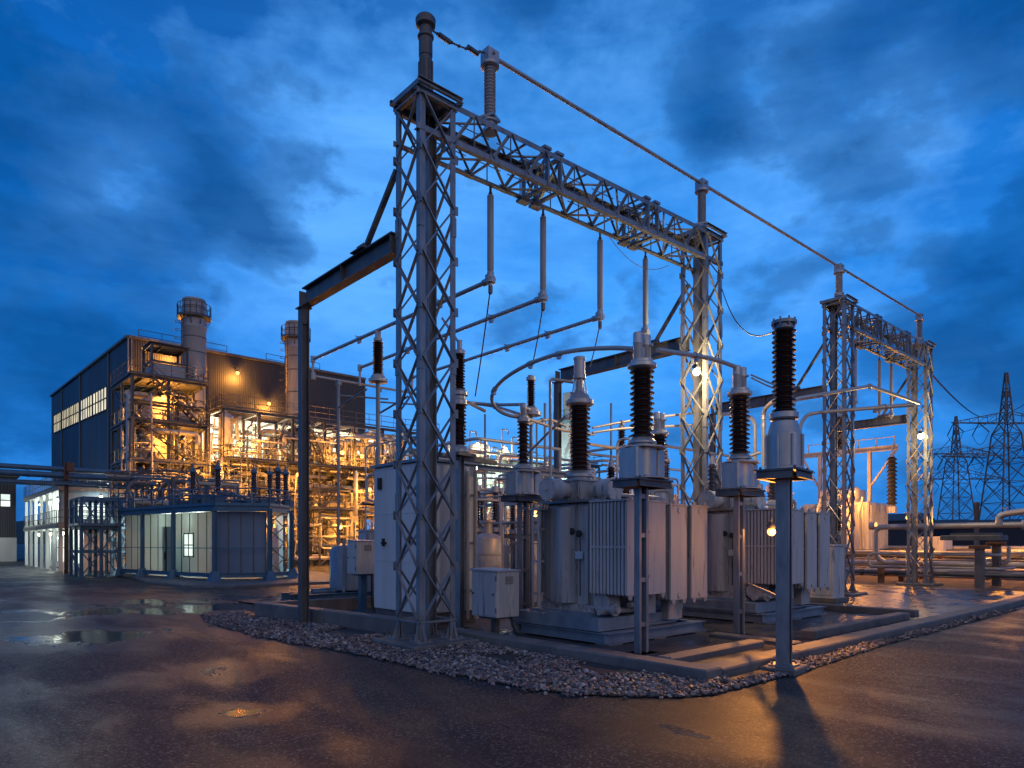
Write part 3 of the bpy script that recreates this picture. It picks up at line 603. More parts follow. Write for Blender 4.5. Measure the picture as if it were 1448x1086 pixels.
# ================= plinth equipment =================
PH=3.15
def ct(label,kind='twin',ph=PH):
    r=local('current_transformer',label,'current transformer','brown ribbed current transformers on steel posts'); 
    p=MB()
    if kind=='arrester':
        p.bb(-.085,.085,.085,.1,.03,ph-.16); p.bb(-.085,-.07,-.1,.085,.03,ph-.16); p.bb(.07,.085,-.1,.085,.03,ph-.16); p.bb(-.07,-.045,-.1,-.088,.03,ph-.16); p.bb(.045,.07,-.1,-.088,.03,ph-.16); p.box((0,0,.1),(.42,.36,.025)); [p.tube((sx*.16,sy*.13,.1),(sx*.16,sy*.13,.15),.018,6) for sx in(-1,1) for sy in(-1,1)]
    else:
        for s in(-1,1):
            p.chan((s*.1,0,.03),(s*.1,0,ph-.16),.12,s*.05,.012,up=(0,1,0)) if s>0 else p.bb(-.15,-.09,-.06,.06,.03,ph-.16)
        for z in(.5,1.3,2.1,2.8): p.bb(-.09,.1,-.05,.05,z,z+.08)
        p.box((0,0,.015),(.5,.4,.03))
        for z in(.6,1.4,2.2): p.tube((.17,-.03,z),(.17,.05,z),.03,8)
        p.tube((.18,.02,.03),(.18,.02,ph-.2),.028,8)
    p.build('post',K['galv'],r,35)
    if kind=='arrester': q=MB(); q.cham(-.34,.34,-.28,.28,-.05,.088,.02); q.build('footing',K['conc'],r)
    a=MB(); w=.46 if kind!='arrester' else .36
    for s in(-1,1):
        a.chan((-w,s*.3,ph-.1),(w,s*.3,ph-.1),.12,-s*.06,.012) if s<0 else a.bb(-w,w,.24,.3,ph-.16,ph-.04)
        a.bb(s*w,s*(w-.06),-.24,.24,ph-.159,ph-.041)
    a.bb(-w-.03,w+.03,-.33,.33,ph-.04,ph-.012)
    for sx in(-w+.06,w-.06):
        for sy in(-.26,.26): a.tube((sx,sy,ph-.01),(sx,sy,ph+.03),.022,6)
    a.build('platform',K['galv_dark'],r)
    t=MB(); z0,z1=ph,ph+.58
    if kind=='arrester':
        t.lathe([(.3,z0),(.3,z0+.03),(.27,z0+.05),(.27,z1-.03),(.25,z1),(.2,z1+.16),(.17,z1+.18)],(0,0,0),26); 
        for q in range(8): t.tube((.285*math.cos(q*.785),.285*math.sin(q*.785),z0),(.285*math.cos(q*.785),.285*math.sin(q*.785),z1-.05),.022,6)
        zc=z1+.2
    else:
        t.lathe([(.2,z0+.02),(.26,z0+.04),(.26,z1-.02),(.2,z1)],(0,0,0),22)
        for s in(-1,1): t.cham(s*.31-.1 if s>0 else -.41,s*.31+.1 if s>0 else -.21,-.21,.21,z0+.02,z1-.03,.025)
        t.bb(-.2,.2,-.24,.24,z0,z0+.06); t.lathe([(.46,z0),(.46,z0+.015)],(0,0,0),8); t.lathe([(.43,z1-.03),(.43,z1-.005)],(0,0,0),8)
        zc=z1
    tk=t.build('tank',K['cast'],r,32)
    t=MB(); t.cham(.42,.52,-.13,.13,z0+.1,z1-.12,.015) if kind!='arrester' else t.cham(.28,.36,-.1,.1,z0+.06,z1-.1,.015); t.build('terminal_box',K['grey'],tk)
    c=MB(); c.lathe([(.2,zc),(.2,zc+.05),(.26,zc+.06),(.26,zc+.09),(.17,zc+.17)] if kind!='arrester' else [(.2,zc),(.22,zc+.02),(.22,zc+.1),(.15,zc+.12)],(0,0,0),22); c.build('collar',K['cast'],r,35)
    if kind=='twin': za,zb,rr,rs,n=zc+.16,ph+1.98,.145,.225,13
    elif kind=='arrester': za,zb,rr,rs,n=zc+.11,ph+2.2,.12,.185,17
    else: za,zb,rr,rs,n=zc+.16,ph+1.75,.095,.155,11
    b=MB(); b.sheds(za,zb,rr,rs,n); b.build('porcelain',K['porc'],r,50)
    h=MB()
    if kind=='arrester':
        h.lathe([(.13,zb-.02),(.15,zb),(.15,zb+.06),(.19,zb+.07),(.19,zb+.12),(.14,zb+.13)],(0,0,0),20)
        for q in range(8): h.tube((.165*math.cos(q*.785),.165*math.sin(q*.785),zb+.03),(.165*math.cos(q*.785),.165*math.sin(q*.785),zb+.16),.016,6)
        hd=h.build('head',K['galv'],r,35)
    else:
        k=1 if kind=='twin' else .62; hh=.5 if kind=='twin' else .34
        h.lathe([(rr,zb-.02),(.2*k,zb),(.26*k,zb+.03),(.26*k,zb+.09),(.2*k,zb+.12),(.2*k,zb+.16)],(0,0,0),22)
        for s in((-1,1) if kind=='twin' else (0,)):
            x=s*.12; rad=.085 if kind=='twin' else .075
            h.lathe([(rad*.9,zb+.14),(rad,zb+.16),(rad,zb+.16+hh*.55),(rad*1.06,zb+.17+hh*.55),(rad*1.06,zb+.19+hh*.55),(rad,zb+.2+hh*.55),(rad,zb+.12+hh),(rad*.85,zb+.14+hh)],(x,0,0),16)
        if kind=='twin': h.box((0,0,zb+.3),(.12,.06,.2)); h.tube((.12,-.14,zb+.44),(.12,.14,zb+.44),.03,8)
        hd=h.build('head',K['alum' if kind=='twin' else 'cast'],r,35)
    return r
RZ1=0.0
ctA=put(ct('twin-headed current transformer standing in front of the near transformer radiators'),(9.95,7.6,0),RZ1)
dup(ctA,(13.35,7.62,0),'twin-headed current transformer right of the near transformer, joined by a tube')
dup(ctA,(14.6,10.6,0),'partly hidden twin-headed current transformer between the two big transformers',RZ1,sc=.93)
put(ct('tall black-ribbed arrester on a channel post at the right kerb, in the open gravel','arrester'),(10.3,5.12,0),R(8))
c7=put(ct('slim current transformer with small head, behind the grey control box','slim'),(11.2,12.1,0))
dup(c7,(20.5,14.6,0),'slim current transformer far back between the outrigger post and the near bushing')
dup(c7,(23.0,14.2,0),'slim current transformer far back, left of the lamp-lit second tower')
a=MB(); a.tube((10.3,5.2,1.15),(13.3,7.4,1.15),.03,8); a.tube((13.3,7.5,.05),(13.1,7.4,2.3),.03,8); solo(a,'stay_rail',K['galv'],'level stay rail from the arrester post back to the right current transformer','rail',smooth=40)
# two-stage post insulator on its table
def stack2(label):
    r=local('insulator_stack',label,'insulator'); p=MB(); p.ibeam((0,0,.03),(0,0,4.0),.16,.16,.014,.012,up=(1,0,0)); p.box((0,0,.015),(.4,.4,.03)); p.build('post',K['galv'],r)
    p=MB(); p.box((0,0,4.04),(.62,.5,.07)); p.box((.35,0,3.98),(2.0,.12,.1)); p.build('table',K['galv_dark'],r)
    p=MB(); p.lathe([(.2,4.08),(.22,4.1),(.22,4.16),(.14,4.26)],(0,0,0),18); p.build('base',K['cast'],r,35); p=MB(); p.lathe([(.14,5.18),(.19,5.2),(.19,5.3),(.14,5.34),(.14,5.4),(.2,5.42),(.2,5.5),(.12,5.56)],(0,0,0),18); p.tube((0,0,5.36),(1.3,.3,5.3),.04,10); p.build('flange',K['cast'],r,35); p=MB(); p.lathe([(.09,6.36),(.13,6.38),(.13,6.46),(.06,6.5),(.06,6.7)],(0,0,0),16)
    p.tube((0,0,6.62),(-.05,.5,7.3),.03,8); p.build('cap',K['cast'],r,35)
    p=MB(); p.sheds(4.26,5.18,.11,.165,11); p.build('lower_porcelain',K['porc'],r,50)
    p=MB(); p.sheds(5.56,6.36,.085,.135,12); p.build('upper_porcelain',K['porc'],r,50); return r
put(stack2('two-stage brown insulator stack on a steel post just right of the near tower'),(9.65,12.6,0),.2)
# single post insulators
def post_ins(label,h0,h1,hz,r0=.09,rs=.15,n=12,post=.06):
    r=local('post_insulator',label,'insulator'); p=MB(); p.tube((0,0,0),(0,0,h0-.22),post,10); p.box((0,0,.02),(.3,.3,.04)); p.build('post',K['galv'],r,35)
    p=MB(); p.lathe([(.14,h0-.24),(.26,h0-.22),(.26,h0-.14),(.2,h0-.12),(.18,h0-.04),(.12,h0)],(0,0,0),18); p.build('base',K['cast'],r,35)
    p=MB(); p.sheds(h0,h1,r0,rs,n); p.build('porcelain',K['porc'],r,50)
    p=MB(); p.lathe([(r0,h1),(.12,h1+.02),(.12,h1+.1),(.08,h1+.12),(.08,hz)],(0,0,0),16); p.build('cap',K['cast'],r,35); return r
put(post_ins('brown post insulator holding up the first high bus tube above the white cabinet',6.62,7.5,RZ-.03,.1,.15,15),(9.72,16.35,0))
put(post_ins('small brown insulator under the curved tube, left of the near bushing',5.45,6.1,6.25,.07,.11,12,.045),tuple(P(751,768,17.3).xy)+(0,))
put(post_ins('brown insulator behind the twin-headed current transformer, left side',4.9,6.0,6.2,.09,.15,13),tuple(P(879,768,24).xy)+(0,))
put(post_ins('brown insulator low behind the near radiator bank',3.2,4.0,4.1,.13,.2,8,.08),tuple(P(884,768,20).xy)+(0,))
put(post_ins('brown insulator behind the second transformer, right of the lamp-lit tower',3.35,4.3,4.5,.1,.16,10,.08),tuple(P(1012,768,22).xy)+(0,))
# low bus tubes and loops
def tubes(label,runs,r=.045,cl=(),smooth=6,mat='tube',name='bus_tube'):
    t=thing(name,label,'bus tube',tuple(runs[0][0])); a=MB()
    for pts in runs: a.pipe(pts,r,10,smooth) if smooth else a.elbow(pts,r,10,r*5)
    a.build('tube',K[mat],t,50)
    for p,d in cl:
        d=V(d).normalized(); c=MB(); c.tube(V(p)-d*.07,V(p)+d*.07,r*1.35,10); c.box(V(p)-V((0,0,r*1.6)),(.07,.07,.08)); c.build('clamp',K['cast'],t,40)
    return t
LP=[P(905,494,12.3),P(868,492,12.9),P(825,494,13.5),P(790,500,14.2),P(750,514,15.0),P(717,533,15.8),P(699,552,16.2),P(696,568,16.4),P(706,581,16.5),P(722,588,16.5),P(738,590,16.6)]
tubes('curved bus tube looping from the twin-headed current transformer to the slim one behind',[LP],.045,[(LP[3],LP[4]-LP[2]),(LP[4],LP[5]-LP[3]),(LP[6],LP[7]-LP[5])])
tubes('bus tube linking the two twin-headed current transformers',[[P(930,495,12.3),P(985,503,13.3),P(1015,510,13.9),P(1046,521,14.6)]],.045,[(P(985,503,13.3),(1,0,0))])
tubes('thin twin tubes from the right twin-headed current transformer to the arrester',[[P(1062,530,14.4),P(1085,540,14.0),P(1105,548,13.6)],[P(1062,534,14.4),P(1085,545,14.2),P(1105,553,13.6)]],.018)
tubes('bent bus tubes behind the loop, reaching left to the insulator stack',[[P(735,572,16.6),P(700,572,17.3),P(672,570,17.6),P(656,568,17.0)],[P(735,586,16.7),P(700,575,18),P(665,570,18.4),P(640,566,19)],[P(745,592,16.7),P(795,608,18.5),P(840,614,20)],[P(745,600,16.7),P(775,593,18),P(800,603,19)]],.04,[(P(700,572,17.3),(1,-1,0)),(P(768,594,17.6),(1,0,0))])
tubes('yellow-lit bracket arm reaching from the slim current transformer to the small insulator',[[P(736,572,16.6),P(742,576,16.8),P(748,579,17.1),P(757,580,17.3)]],.05)
tubes('parallel bus tubes crossing behind the near bushing at head height',[[P(838,605,19),P(880,597,19.5),P(930,590,20),P(1000,582,21)],[P(838,612,18.6),P(880,606,19.2),P(940,603,20),P(1010,600,21.4)]],.035,[(P(880,597,19.5),(1,0,0))],4)
tubes('slanting pipe from the near bushing down to the slim current transformer',[[P(800,588,15.6),P(775,612,16.4),P(752,636,17.0),P(738,650,17.2)]],.03)
tubes('upper bent bus tube in front of the far gantry',[[P(1119,620,23.5),P(1119,573,23.5),P(1126,564,23.7),P(1230,546,26.5),P(1300,570,29)]],.07,[(P(1190,553,25.4),(1,-.4,0)),(P(1230,546,26.5),(1,0,0))],0)
tubes('lower straight bus tube before the far gantry, bent down at its left end',[[P(1131,640,25),P(1131,600,25.5),P(1142,586,26),P(1160,583,25.8),P(1292,572,23.6)]],.07,[(P(1190,581,25.3),(0,1,0)),(P(1250,575,24.2),(0,1,0))],0)
tubes('hooked vertical tube left of the arrester',[[P(1080,660,21),P(1080,580,21),P(1092,568,20),P(1110,563,19.4)],[P(1068,660,21.6),P(1068,592,21.6),P(1040,584,22.4),P(1020,586,23)]],.06,[(P(1080,590,21),(0,0,1)),(P(1080,602,21),(0,0,1))],0)
tubes('straight tube behind the second tower at head height',[[P(1000,666,22),P(1040,652,21.4),P(1075,640,21)]],.05,(),0)
# ---------------- transformers
def transformer(label,big=True,loc=(0,0,0)):
    r=local('power_transformer',label,'transformer','grey oil-filled power transformers on the plinth')
    s=MB(); z=.06
    for y in(0.05,2.6): s.ibeam((0,y+.1,z+.1),(3.35,y+.1,z+.1),.22,.2,.025,.02)
    for x in(.1,1.6,3.2): s.ibeam((x,.22,z+.1),(x,2.6,z+.1),.2,.18,.02,.02)
    s.bb(.0,2.6,.3,2.9,z+.22,z+.27); s.bb(.06,2.5,.36,2.84,z+.27,z+.46); s.bb(.25,3.2,.75,2.5,z+.46,z+.52); s.build('skid',K['skid'],r)
    for x in(.2,1.6,3.1):
        for y in(.2,2.6): s=MB(); s.cham(x-.2,x+.2,y-.2,y+.2,0,.06,.02); s.build('foot',K['conc'],r)
    t=MB(); x0,x1,y0,y1,zt=.6,2.9,.95,2.35,2.86
    t.cham(x0,x1,y0,y1,.72,zt,.05)
    for x in(x0+.02,x0+.55,x0+1.1,x0+1.65,x1-.02): t.bb(x-.04,x+.04,y0-.07,y0,.74,zt-.1); t.bb(x-.04,x+.04,y1,y1+.07,.74,zt-.1)
    for y in(y0+.12,y0+.5,y0+.95,y1-.06): t.bb(x0-.1,x0,y-.05,y+.05,.74,zt-.08)
    t.lathe([(.22,.74),(.22,zt-.1)],(x0-.04,y0+.72,0),18)
    t.bb(x0-.12,x1+.12,y0-.12,y1+.12,.52,.6); t.bb(x0-.06,x1+.06,y0-.06,y1+.06,.6,.72)
    for i in range(9): t.tube((x0-.09,y0+.0+i*.17,.6),(x0-.09,y0+i*.17,.66),.025,6)
    tk=t.build('tank',K['grey'],r,30)
    c=MB(); c.bb(x0-.13,x1+.13,y0-.13,y1+.13,zt,zt+.05)
    for i in range(14): c.tube((x0-.09,y0-.05+i*.115,zt+.05),(x0-.09,y0-.05+i*.115,zt+.085),.02,6)
    for i in range(20): c.tube((x0+.02+i*.115,y0-.09,zt+.05),(x0+.02+i*.115,y0-.09,zt+.085),.02,6)
    c.build('cover',K['galv'],r)
    # radiator banks along the near long side
    for bx,bw,zb,ztp in((.33,1.25,.98,2.82),(1.75,.58,.82,2.78),(2.5,.62,.82,2.78)):
        f=MB(); nf=11; ya,yb=-.12,.78
        for i in range(nf):
            y=ya+(yb-ya)*i/(nf-1); f.cham(bx,bx+bw,y-.016,y+.016,zb,ztp,.008)
            f.bb(bx-.012,bx+.03,y-.028,y+.028,zb+.02,ztp-.02)
        f.tube((bx+bw*.5,ya-.04,ztp-.1),(bx+bw*.5,yb+.2,ztp-.1),.055,10); f.tube((bx+bw*.5,ya-.04,zb+.1),(bx+bw*.5,yb+.2,zb+.1),.055,10)
        f.bb(bx-.03,bx+bw+.02,ya-.03,yb+.03,ztp-.0,ztp+.035); f.bb(bx-.02,bx+.0,ya,yb,(zb+ztp)/2,(zb+ztp)/2+.04)
        rb=f.build('radiator',K['palegrey'],r,30)
        e=MB()
        for x in(bx+.1,bx+bw-.1):
            for zz in(ztp+.05,zb-.03): e.flange((x,ya-.01,zz),.06,.03,12,axis=(0,1,0)); e.tube((x,ya-.03,zz),(x,ya+.02,zz),.028,8)
        e.build('lifting_lug',K['grey'],rb,30)
    q=MB(); q.box((x0-.115,y0+.3,1.75),(.01,.22,.16)); q.build('rating_plate',K['alum'],tk)
    for yy,zz in((y0+.3,2.2),(y0+.5,2.25)):
        q=MB(); q.lathe([(.07,0),(.075,.04),(.06,.05)],(x0-.1,yy,zz),14,(-1,0,0)); q.tube((x0-.08,yy,zz-.07),(x0-.08,yy,.9),.012,5); q.build('gauge',K['dark'],tk,40)
    q=MB(); q.elbow([(x0-.1,y0+1.25,zt+.06),(x0-.16,y0+1.25,zt-.1),(x0-.16,y0+1.25,.8),(x0-.16,y0+.9,.66)],.022,6,.08); q.elbow([(x0-.1,y0+1.32,zt+.06),(x0-.19,y0+1.32,zt-.1),(x0-.19,y0+1.32,.9)],.018,6,.08); q.build('cable_conduit',K['galv_dark'],tk,40)
    # pipework, valves
    q=MB(); q.lathe([(.2,.0),(.22,.02),(.22,.34),(.2,.36)],(.45,.62,.78),16,(1,0,0)); q.tube((.3,.55,.62),(1.6,.5,.62),.06,10); q.flange((.5,.3,.68),.13,.05,14,axis=(0,1,0)); q.tube((.5,.2,.68),(.5,.7,.68),.07,10); q.flange((1.2,.35,.74),.12,.05,14,axis=(1,0,0)); q.tube((1.0,.35,.74),(1.5,.35,.74),.06,10); q.box((1.55,.35,.75),(.3,.3,.4)); q.box((2.4,.3,.62),(.5,.2,.5)); q.build('valve_gear',K['grey'],r,35)
    q=MB(); q.tube((x0-.3,y1-.1,.5),(x0-.3,y1-.1,2.8),.05,10); q.tube((x0-.32,y1+.08,.5),(x0-.32,y1+.08,2.75),.028,8)
    for zz in(.9,1.6,2.3): q.box((x0-.24,y1-.06,zz),(.2,.16,.05))
    q.box((x0-.25,y1-.05,2.74),(.3,.3,.05)); q.build('cable_riser',K['grey'],r,35)
    q=MB(); q.cham(3.0,3.22,1.1,1.7,1.0,2.1,.02); q.tube((3.05,.9,.5),(3.05,.9,2.6),.05,8); q.tube((3.2,.6,.5),(3.2,.6,2.9),.04,8); q.build('marshalling_box',K['grey'],r,30)
    # top turret
    tx,ty=.97,1.68
    q=MB(); q.cham(tx-.42,tx+.42,ty-.36,ty+.36,zt+.05,zt+.5,.03); q.bb(tx-.46,tx+.46,ty-.4,ty+.4,zt+.46,zt+.5)
    tu=q.build('turret',K['grey'],r)
    for ax,o in(((-1,0,0),(tx-.4,ty,zt+.27)),((0,-1,0),(tx+.08,ty-.34,zt+.27))):
        d=V(ax); q=MB(); L_=.5
        q.lathe([(.17,0),(.17,L_*.5),(.235,L_*.52),(.235,L_+.05),(.25,L_+.06),(.25,L_+.1),(.05,L_+.11)],V(o),20,d)
        for k in range(10):
            a,b=q.frame(d); w=(a*math.cos(k*.628)+b*math.sin(k*.628))*.225; q.tube(V(o)+d*(L_+.1)+w,V(o)+d*(L_+.125)+w,.014,6)
        q.box(V(o)+d*(L_+.12),(.06,.06,.06)); q.build('manhole_drum',K['palegrey'],tu,35)
    if big:
        z=zt+.5; b=MB(); b.lathe([(.27,z),(.27,z+.06),(.33,z+.07),(.33,z+.13),(.22,z+.2)],(tx,ty,0),22); bu=b.build('bushing',K['cast'],tu,35); b=MB(); b.lathe([(.2,z+1.6),(.27,z+1.63),(.31,z+1.66),(.31,z+1.74),(.24,z+1.78),(.2,z+1.86),(.13,z+1.9),(.08,z+2.0),(.08,z+2.2)],(tx,ty,0),22)
        b.lathe([(.11,z+2.2),(.14,z+2.22),(.14,z+2.3),(.125,z+2.31),(.125,z+2.62),(.135,z+2.63),(.135,z+2.68),(.1,z+2.7)],(tx,ty,0),18)
        for k in range(6): b.tube((tx+.16*math.cos(k*1.05),ty+.16*math.sin(k*1.05),z+1.9),(tx+.11*math.cos(k*1.05),ty+.11*math.sin(k*1.05),z+2.2),.014,6)
        b.build('bushing_head',K['cast'],bu,35); b=MB(); b.sheds(z+.2,z+1.6,.165,.245,15,22,(tx,ty,0)); b.build('porcelain',K['porc'],bu,50)
        b=MB(); b.elbow([(tx-.55,ty+.35,zt+.06),(tx-.55,ty+.35,z+2.2),(tx-.1,ty+.1,z+2.15)],.035,8,.1); b.tube((tx-.55,ty+.35,z+1.2),(tx-.55,ty+.35,z+1.3),.05,8); b.build('riser_pipe',K['pipe'],tu,35)
    for x,y,h in(((2.3,1.9,.55),(2.6,1.3,.42)) if big else ((.75,2.0,.9),(2.75,1.3,.8),(2.3,2.1,.7))):
        b=MB(); b.lathe([(.15,zt+.05),(.17,zt+.07),(.17,zt+.3),(.1,zt+.36)],(x,y,0),16); bb=b.build('small_bushing',K['cast'],r,35); b=MB(); b.lathe([(.05,zt+.36+h),(.08,zt+.37+h),(.06,zt+.5+h),(.02,zt+.6+h)],(x,y,0),12); b.build('terminal',K['cast'],bb,35)
        b=MB(); b.sheds(zt+.36,zt+.36+h,.075,.125,8,16,(x,y,0)); b.build('porcelain',K['porc'],bb,50)
    b=MB(); b.elbow([(x1-.2,y0+.1,zt+.05),(x1-.2,y0+.1,zt+.35),(x1+.25,y0-.1,zt+.35),(x1+.25,y0-.1,1.2)],.05,10,.15); b.elbow([(.9,y0-.02,zt+.06),(.9,y0-.15,zt+.16),(2.6,y0-.15,zt+.16)],.035,8,.1); b.build('oil_pipe',K['pipe'],r,35)
    return r
put(transformer('big grey transformer with the tall brown bushing, nearest the camera on its skid'),(10.05,8.42,0))
put(transformer('second grey transformer without a tall bushing, lit orange by the lamp beside it',False),(15.6,8.15,0))
T3=transformer('shadowed blue-grey transformer behind the near one, in the back row',False); put(T3,(16.6,14.9,0),0,.95)
# big white cabinet
w=thing('switchgear_cabinet','tall white metal cabinet behind the near gantry tower','cabinet',(9.35,13.6,0))
a=MB(); a.cham(9.35,10.98,13.6,15.95,.3,3.98,.03); 
for y in(14.15,14.7,15.35): a.bb(9.338,9.352,y-.012,y+.012,.4,3.9)
for x in(9.75,10.2,10.65): a.bb(x-.05,x+.05,13.56,13.6,.35,3.9)
for z in(1.55,2.75): a.bb(9.34,9.352,13.65,15.9,z-.01,z+.01)
a.build('body',K['white'],w)
a=MB(); a.bb(9.27,11.06,13.52,16.03,3.985,4.05); a.build('roof',K['skid'],w)
for y,z in((14.2,2.0),(15.4,2.0)):
    a=MB(); a.box((9.325,y,z),(.05,.2,.06)); a.box((9.315,y,z+.02),(.08,.05,.2)); a.build('handle',K['dark'],w)
a=MB(); a.bb(9.4,10.95,13.65,15.9,.0,.3); a.build('base',K['conc'],w)
a=MB(); a.box((9.32,15.6,3.55),(.06,.14,.3)); a.build('vent',K['dark'],w)
a=MB()
for x in(10.3,10.55,10.8): a.tube((x,13.45,.1),(x,13.45,3.8),.05,10)
for z in(.8,2.0,3.2): a.box((10.55,13.5,z),(.7,.05,.06))
solo(a,'conduit_bank',K['pipe'],'three upright conduits on the right face of the tall white cabinet','conduit',smooth=40)
a=MB(); a.ibeam((10.9,13.5,3.92),(14.6,13.4,3.92),.14,.14,.015,.012); a.ibeam((14.6,13.4,.0),(14.6,13.4,3.85),.14,.14,.015,.012,up=(1,0,0)); solo(a,'cross_beam',K['galv'],'level steel beam on a post running right from the white cabinet','steel beam')
# control boxes
def ctrl(label,w,d,z0,z1,mat,pm,ped=.13):
    r=local('control_box',label,'control box'); a=MB(); a.cham(-w/2,w/2,-d/2,d/2,z0,z1,.012); a.build('box',K[mat],r)
    a=MB(); a.loft([[(-w/2-.03,-d/2-.03,z1),(w/2+.03,-d/2-.03,z1),(w/2+.03,d/2+.03,z1),(-w/2-.03,d/2+.03,z1)],[(-w/2-.03,-d/2-.03,z1+.02),(w/2+.03,-d/2-.03,z1+.02),(w/2+.03,d/2+.03,z1+.05),(-w/2-.03,d/2+.03,z1+.05)]]); a.build('lid',K['palegrey'],r)
    a=MB(); a.bb(-w/2-.012,-w/2,-d/2+.03,d/2-.03,z0+.03,z1-.03); dr=a.build('door',K[mat],r)
    a=MB()
    for y in(-d/2+.1,d/2-.08): a.tube((-w/2-.012,y,(z0+z1)/2),(-w/2-.04,y,(z0+z1)/2),.022,8)
    a.build('latch',K['galv_dark'],dr)
    a=MB()
    for z in(z0+.15,z1-.15): a.tube((-w/2-.012,-d/2+.03,z-.05),(-w/2-.012,-d/2+.03,z+.05),.016,6)
    a.build('hinge',K['galv_dark'],dr)
    a=MB()
    for k in range(5): a.box((.02,-d/2-.006,z1-.12-k*.035),(.22,.014,.012))
    a.build('vent',K['galv_dark'],r)
    a=MB(); a.elbow([(w*.3,-d/2+.1,z0),(w*.3,-d/2+.1,.25),(w*.45,-d/2+.05,.02)],.025,6); a.elbow([(w*.2,-d/2+.18,z0),(w*.2,-d/2+.18,.02)],.02,6) if False else None; a.build('conduit',K['dark'],r,40)
    a=MB(); a.box((0,0,z0/2),(ped,ped,z0)); a.box((0,0,.02),(.45,.4,.04)); a.box((0,0,z0-.03),(w*.7,d*.7,.05)); a.tube((.12,.1,0),(.12,.1,z0),.03,8); a.build('pedestal',K[pm],r); return r
put(ctrl('pale grey control box on a pedestal inside the kerb, right of the near tower',.62,.85,.42,1.38,'palegrey','galv_dark'),(9.5,11.15,.03),0)
put(ctrl('blue-shadowed control box on a tall stand left of the white cabinet',.66,.6,1.12,2.05,'palegrey','blue',.18),(9.95,17.6,0),R(-4))
# blue skid with a small tank left of the white cabinet
r=thing('blue_pump_skid','bright blue steel skid on the ground behind the control box stand','skid',(9.2,18.8,0))
a=MB()
for y in(18.9,19.5,20.1): a.ibeam((8.6,y,.38),(11.0,y,.38),.22,.16,.02,.02)
for x in(8.7,9.8,10.9): a.ibeam((x,18.8,.18),(x,20.3,.18),.18,.14,.02,.02)
a.build('frame',K['blue'],r)
a=MB(); a.lathe([(.55,.5),(.6,.54),(.6,1.75),(.5,1.9),(.15,1.95)],(10.6,19.6,0),22); a.tube((10.1,19.0,.5),(10.1,19.0,2.1),.05,8); a.tube((10.9,19.0,.5),(10.9,19.0,2.3),.05,8); a.build('tank',K['skid'],r,40)
a=MB(); a.tube((8.75,18.9,.5),(8.75,18.9,.62),.05,8); a.flange((8.75,18.9,.62),.1,.03); a.tube((9.3,19.5,.5),(10.1,19.5,.5),.12,12); a.build('pump',K['blue'],r,40)
# lamp fixtures
def lamp(p,label,power,aim=(0,0,-1),col=SODIUM,bulb='bulb',size=.11,stem=None,group='sodium lamps'):
    p=V(p); r=thing('flood_lamp',label,'lamp',p,group); aim=V(aim).normalized()
    a=MB(); a.lathe([(size*.95,-.0),(size*1.0,.03),(size*.6,.09),(size*.3,.12)],p+V((0,0,size*.75)),14); a.tube(p+V((0,0,size)),p+V((0,0,size+.2)),.02,6)
    if stem is not None: a.pipe([p+V((0,0,size+.14)),V(stem)],.025,6)
    a.build('lamp_hood',K['galv_dark'],r,40)
    a=MB(); a.lathe([(.02*size,-size)]+[(size*math.sin(k*PI/8),-size*math.cos(k*PI/8)) for k in range(1,8)]+[(.02*size,size)],p,14); g=a.build('lamp_glass',K[bulb],r,180)
    lamp_light(p+aim*(size*2.3),power,col,.1); return r
# lamps on the yard equipment
q=P(1091,752,13.9); lamp(q,'orange lamp glowing beside the second transformer, behind the channel post',45,(-.6,-.75,-.3),size=.085,stem=q+V((.5,.35,.15)))
sl=bpy.data.lights.new('flood_beam','SPOT'); sl.energy=560; sl.color=SODIUM; sl.spot_size=R(150); sl.spot_blend=.6; sl.shadow_soft_size=.08
so=bpy.data.objects.new('flood_beam',sl); COL.objects.link(so); so.location=q+V((-.12,-.16,-.1)); so.rotation_euler=V((-.55,-.8,-.28)).to_track_quat('-Z','Y').to_euler()
q=PY(985,526,TY-HW-.12); lamp(q,'bright lamp on the front face of the second gantry tower',420,(0,-1,-.2),(1,.72,.36),'bulbw',.1,stem=q+V((0,.14,.15)))
q=PY(1302,617,TY-HW-.14); lamp(q,'bright lamp on the front face of the last gantry tower',420,(0,-1,-.2),(1,.72,.36),'bulbw',.13,stem=q+V((0,.16,.2)))

# ================= the plant on the left =================
hall=thing('power_hall','huge dark-clad boiler hall with a cream lit window band, behind the chimneys','building',(27,90,0))
HX0,HX1,HY0,HY1=15.4,39.6,69.4,112.; hz=lambda y:20.7+(y-HY0)/(HY1-HY0)*1.4
a=MB(); a.loft([[(HX0,HY0,0),(HX1,HY0,0),(HX1,HY1,0),(HX0,HY1,0)],[(HX0,HY0,hz(HY0)),(HX1,HY0,hz(HY0)),(HX1,HY1,hz(HY1)),(HX0,HY1,hz(HY1))]]); a.build('wall',K['clad'],hall)
a=MB()
for p,q in(((HX0,HY0),(HX1,HY0)),((HX0,HY0),(HX0,HY1))):
    a.bar((p[0]-.03,p[1]-.03,hz(p[1])+.06),(q[0]-.03,q[1]-.03,hz(q[1])+.06),.4,.22)
a.build('roof_edge',K['galv_dark'],hall)
for y in(77.2,91.6,103.6):
    a=MB(); a.bb(HX0-.12,HX0,y-.22,y+.22,0,hz(y)-.05); a.build('pilaster',K['roof'],hall)
a=MB(); a.bb(HX0-.06,HX0+.0,HY0-.06,HY0+.2,0,hz(HY0)); a.bb(HX0+.21,HX0+.3,HY0-.06,HY0,0,hz(HY0)); a.build('corner_trim',K['galv'],hall)
y0,n=82.3,0
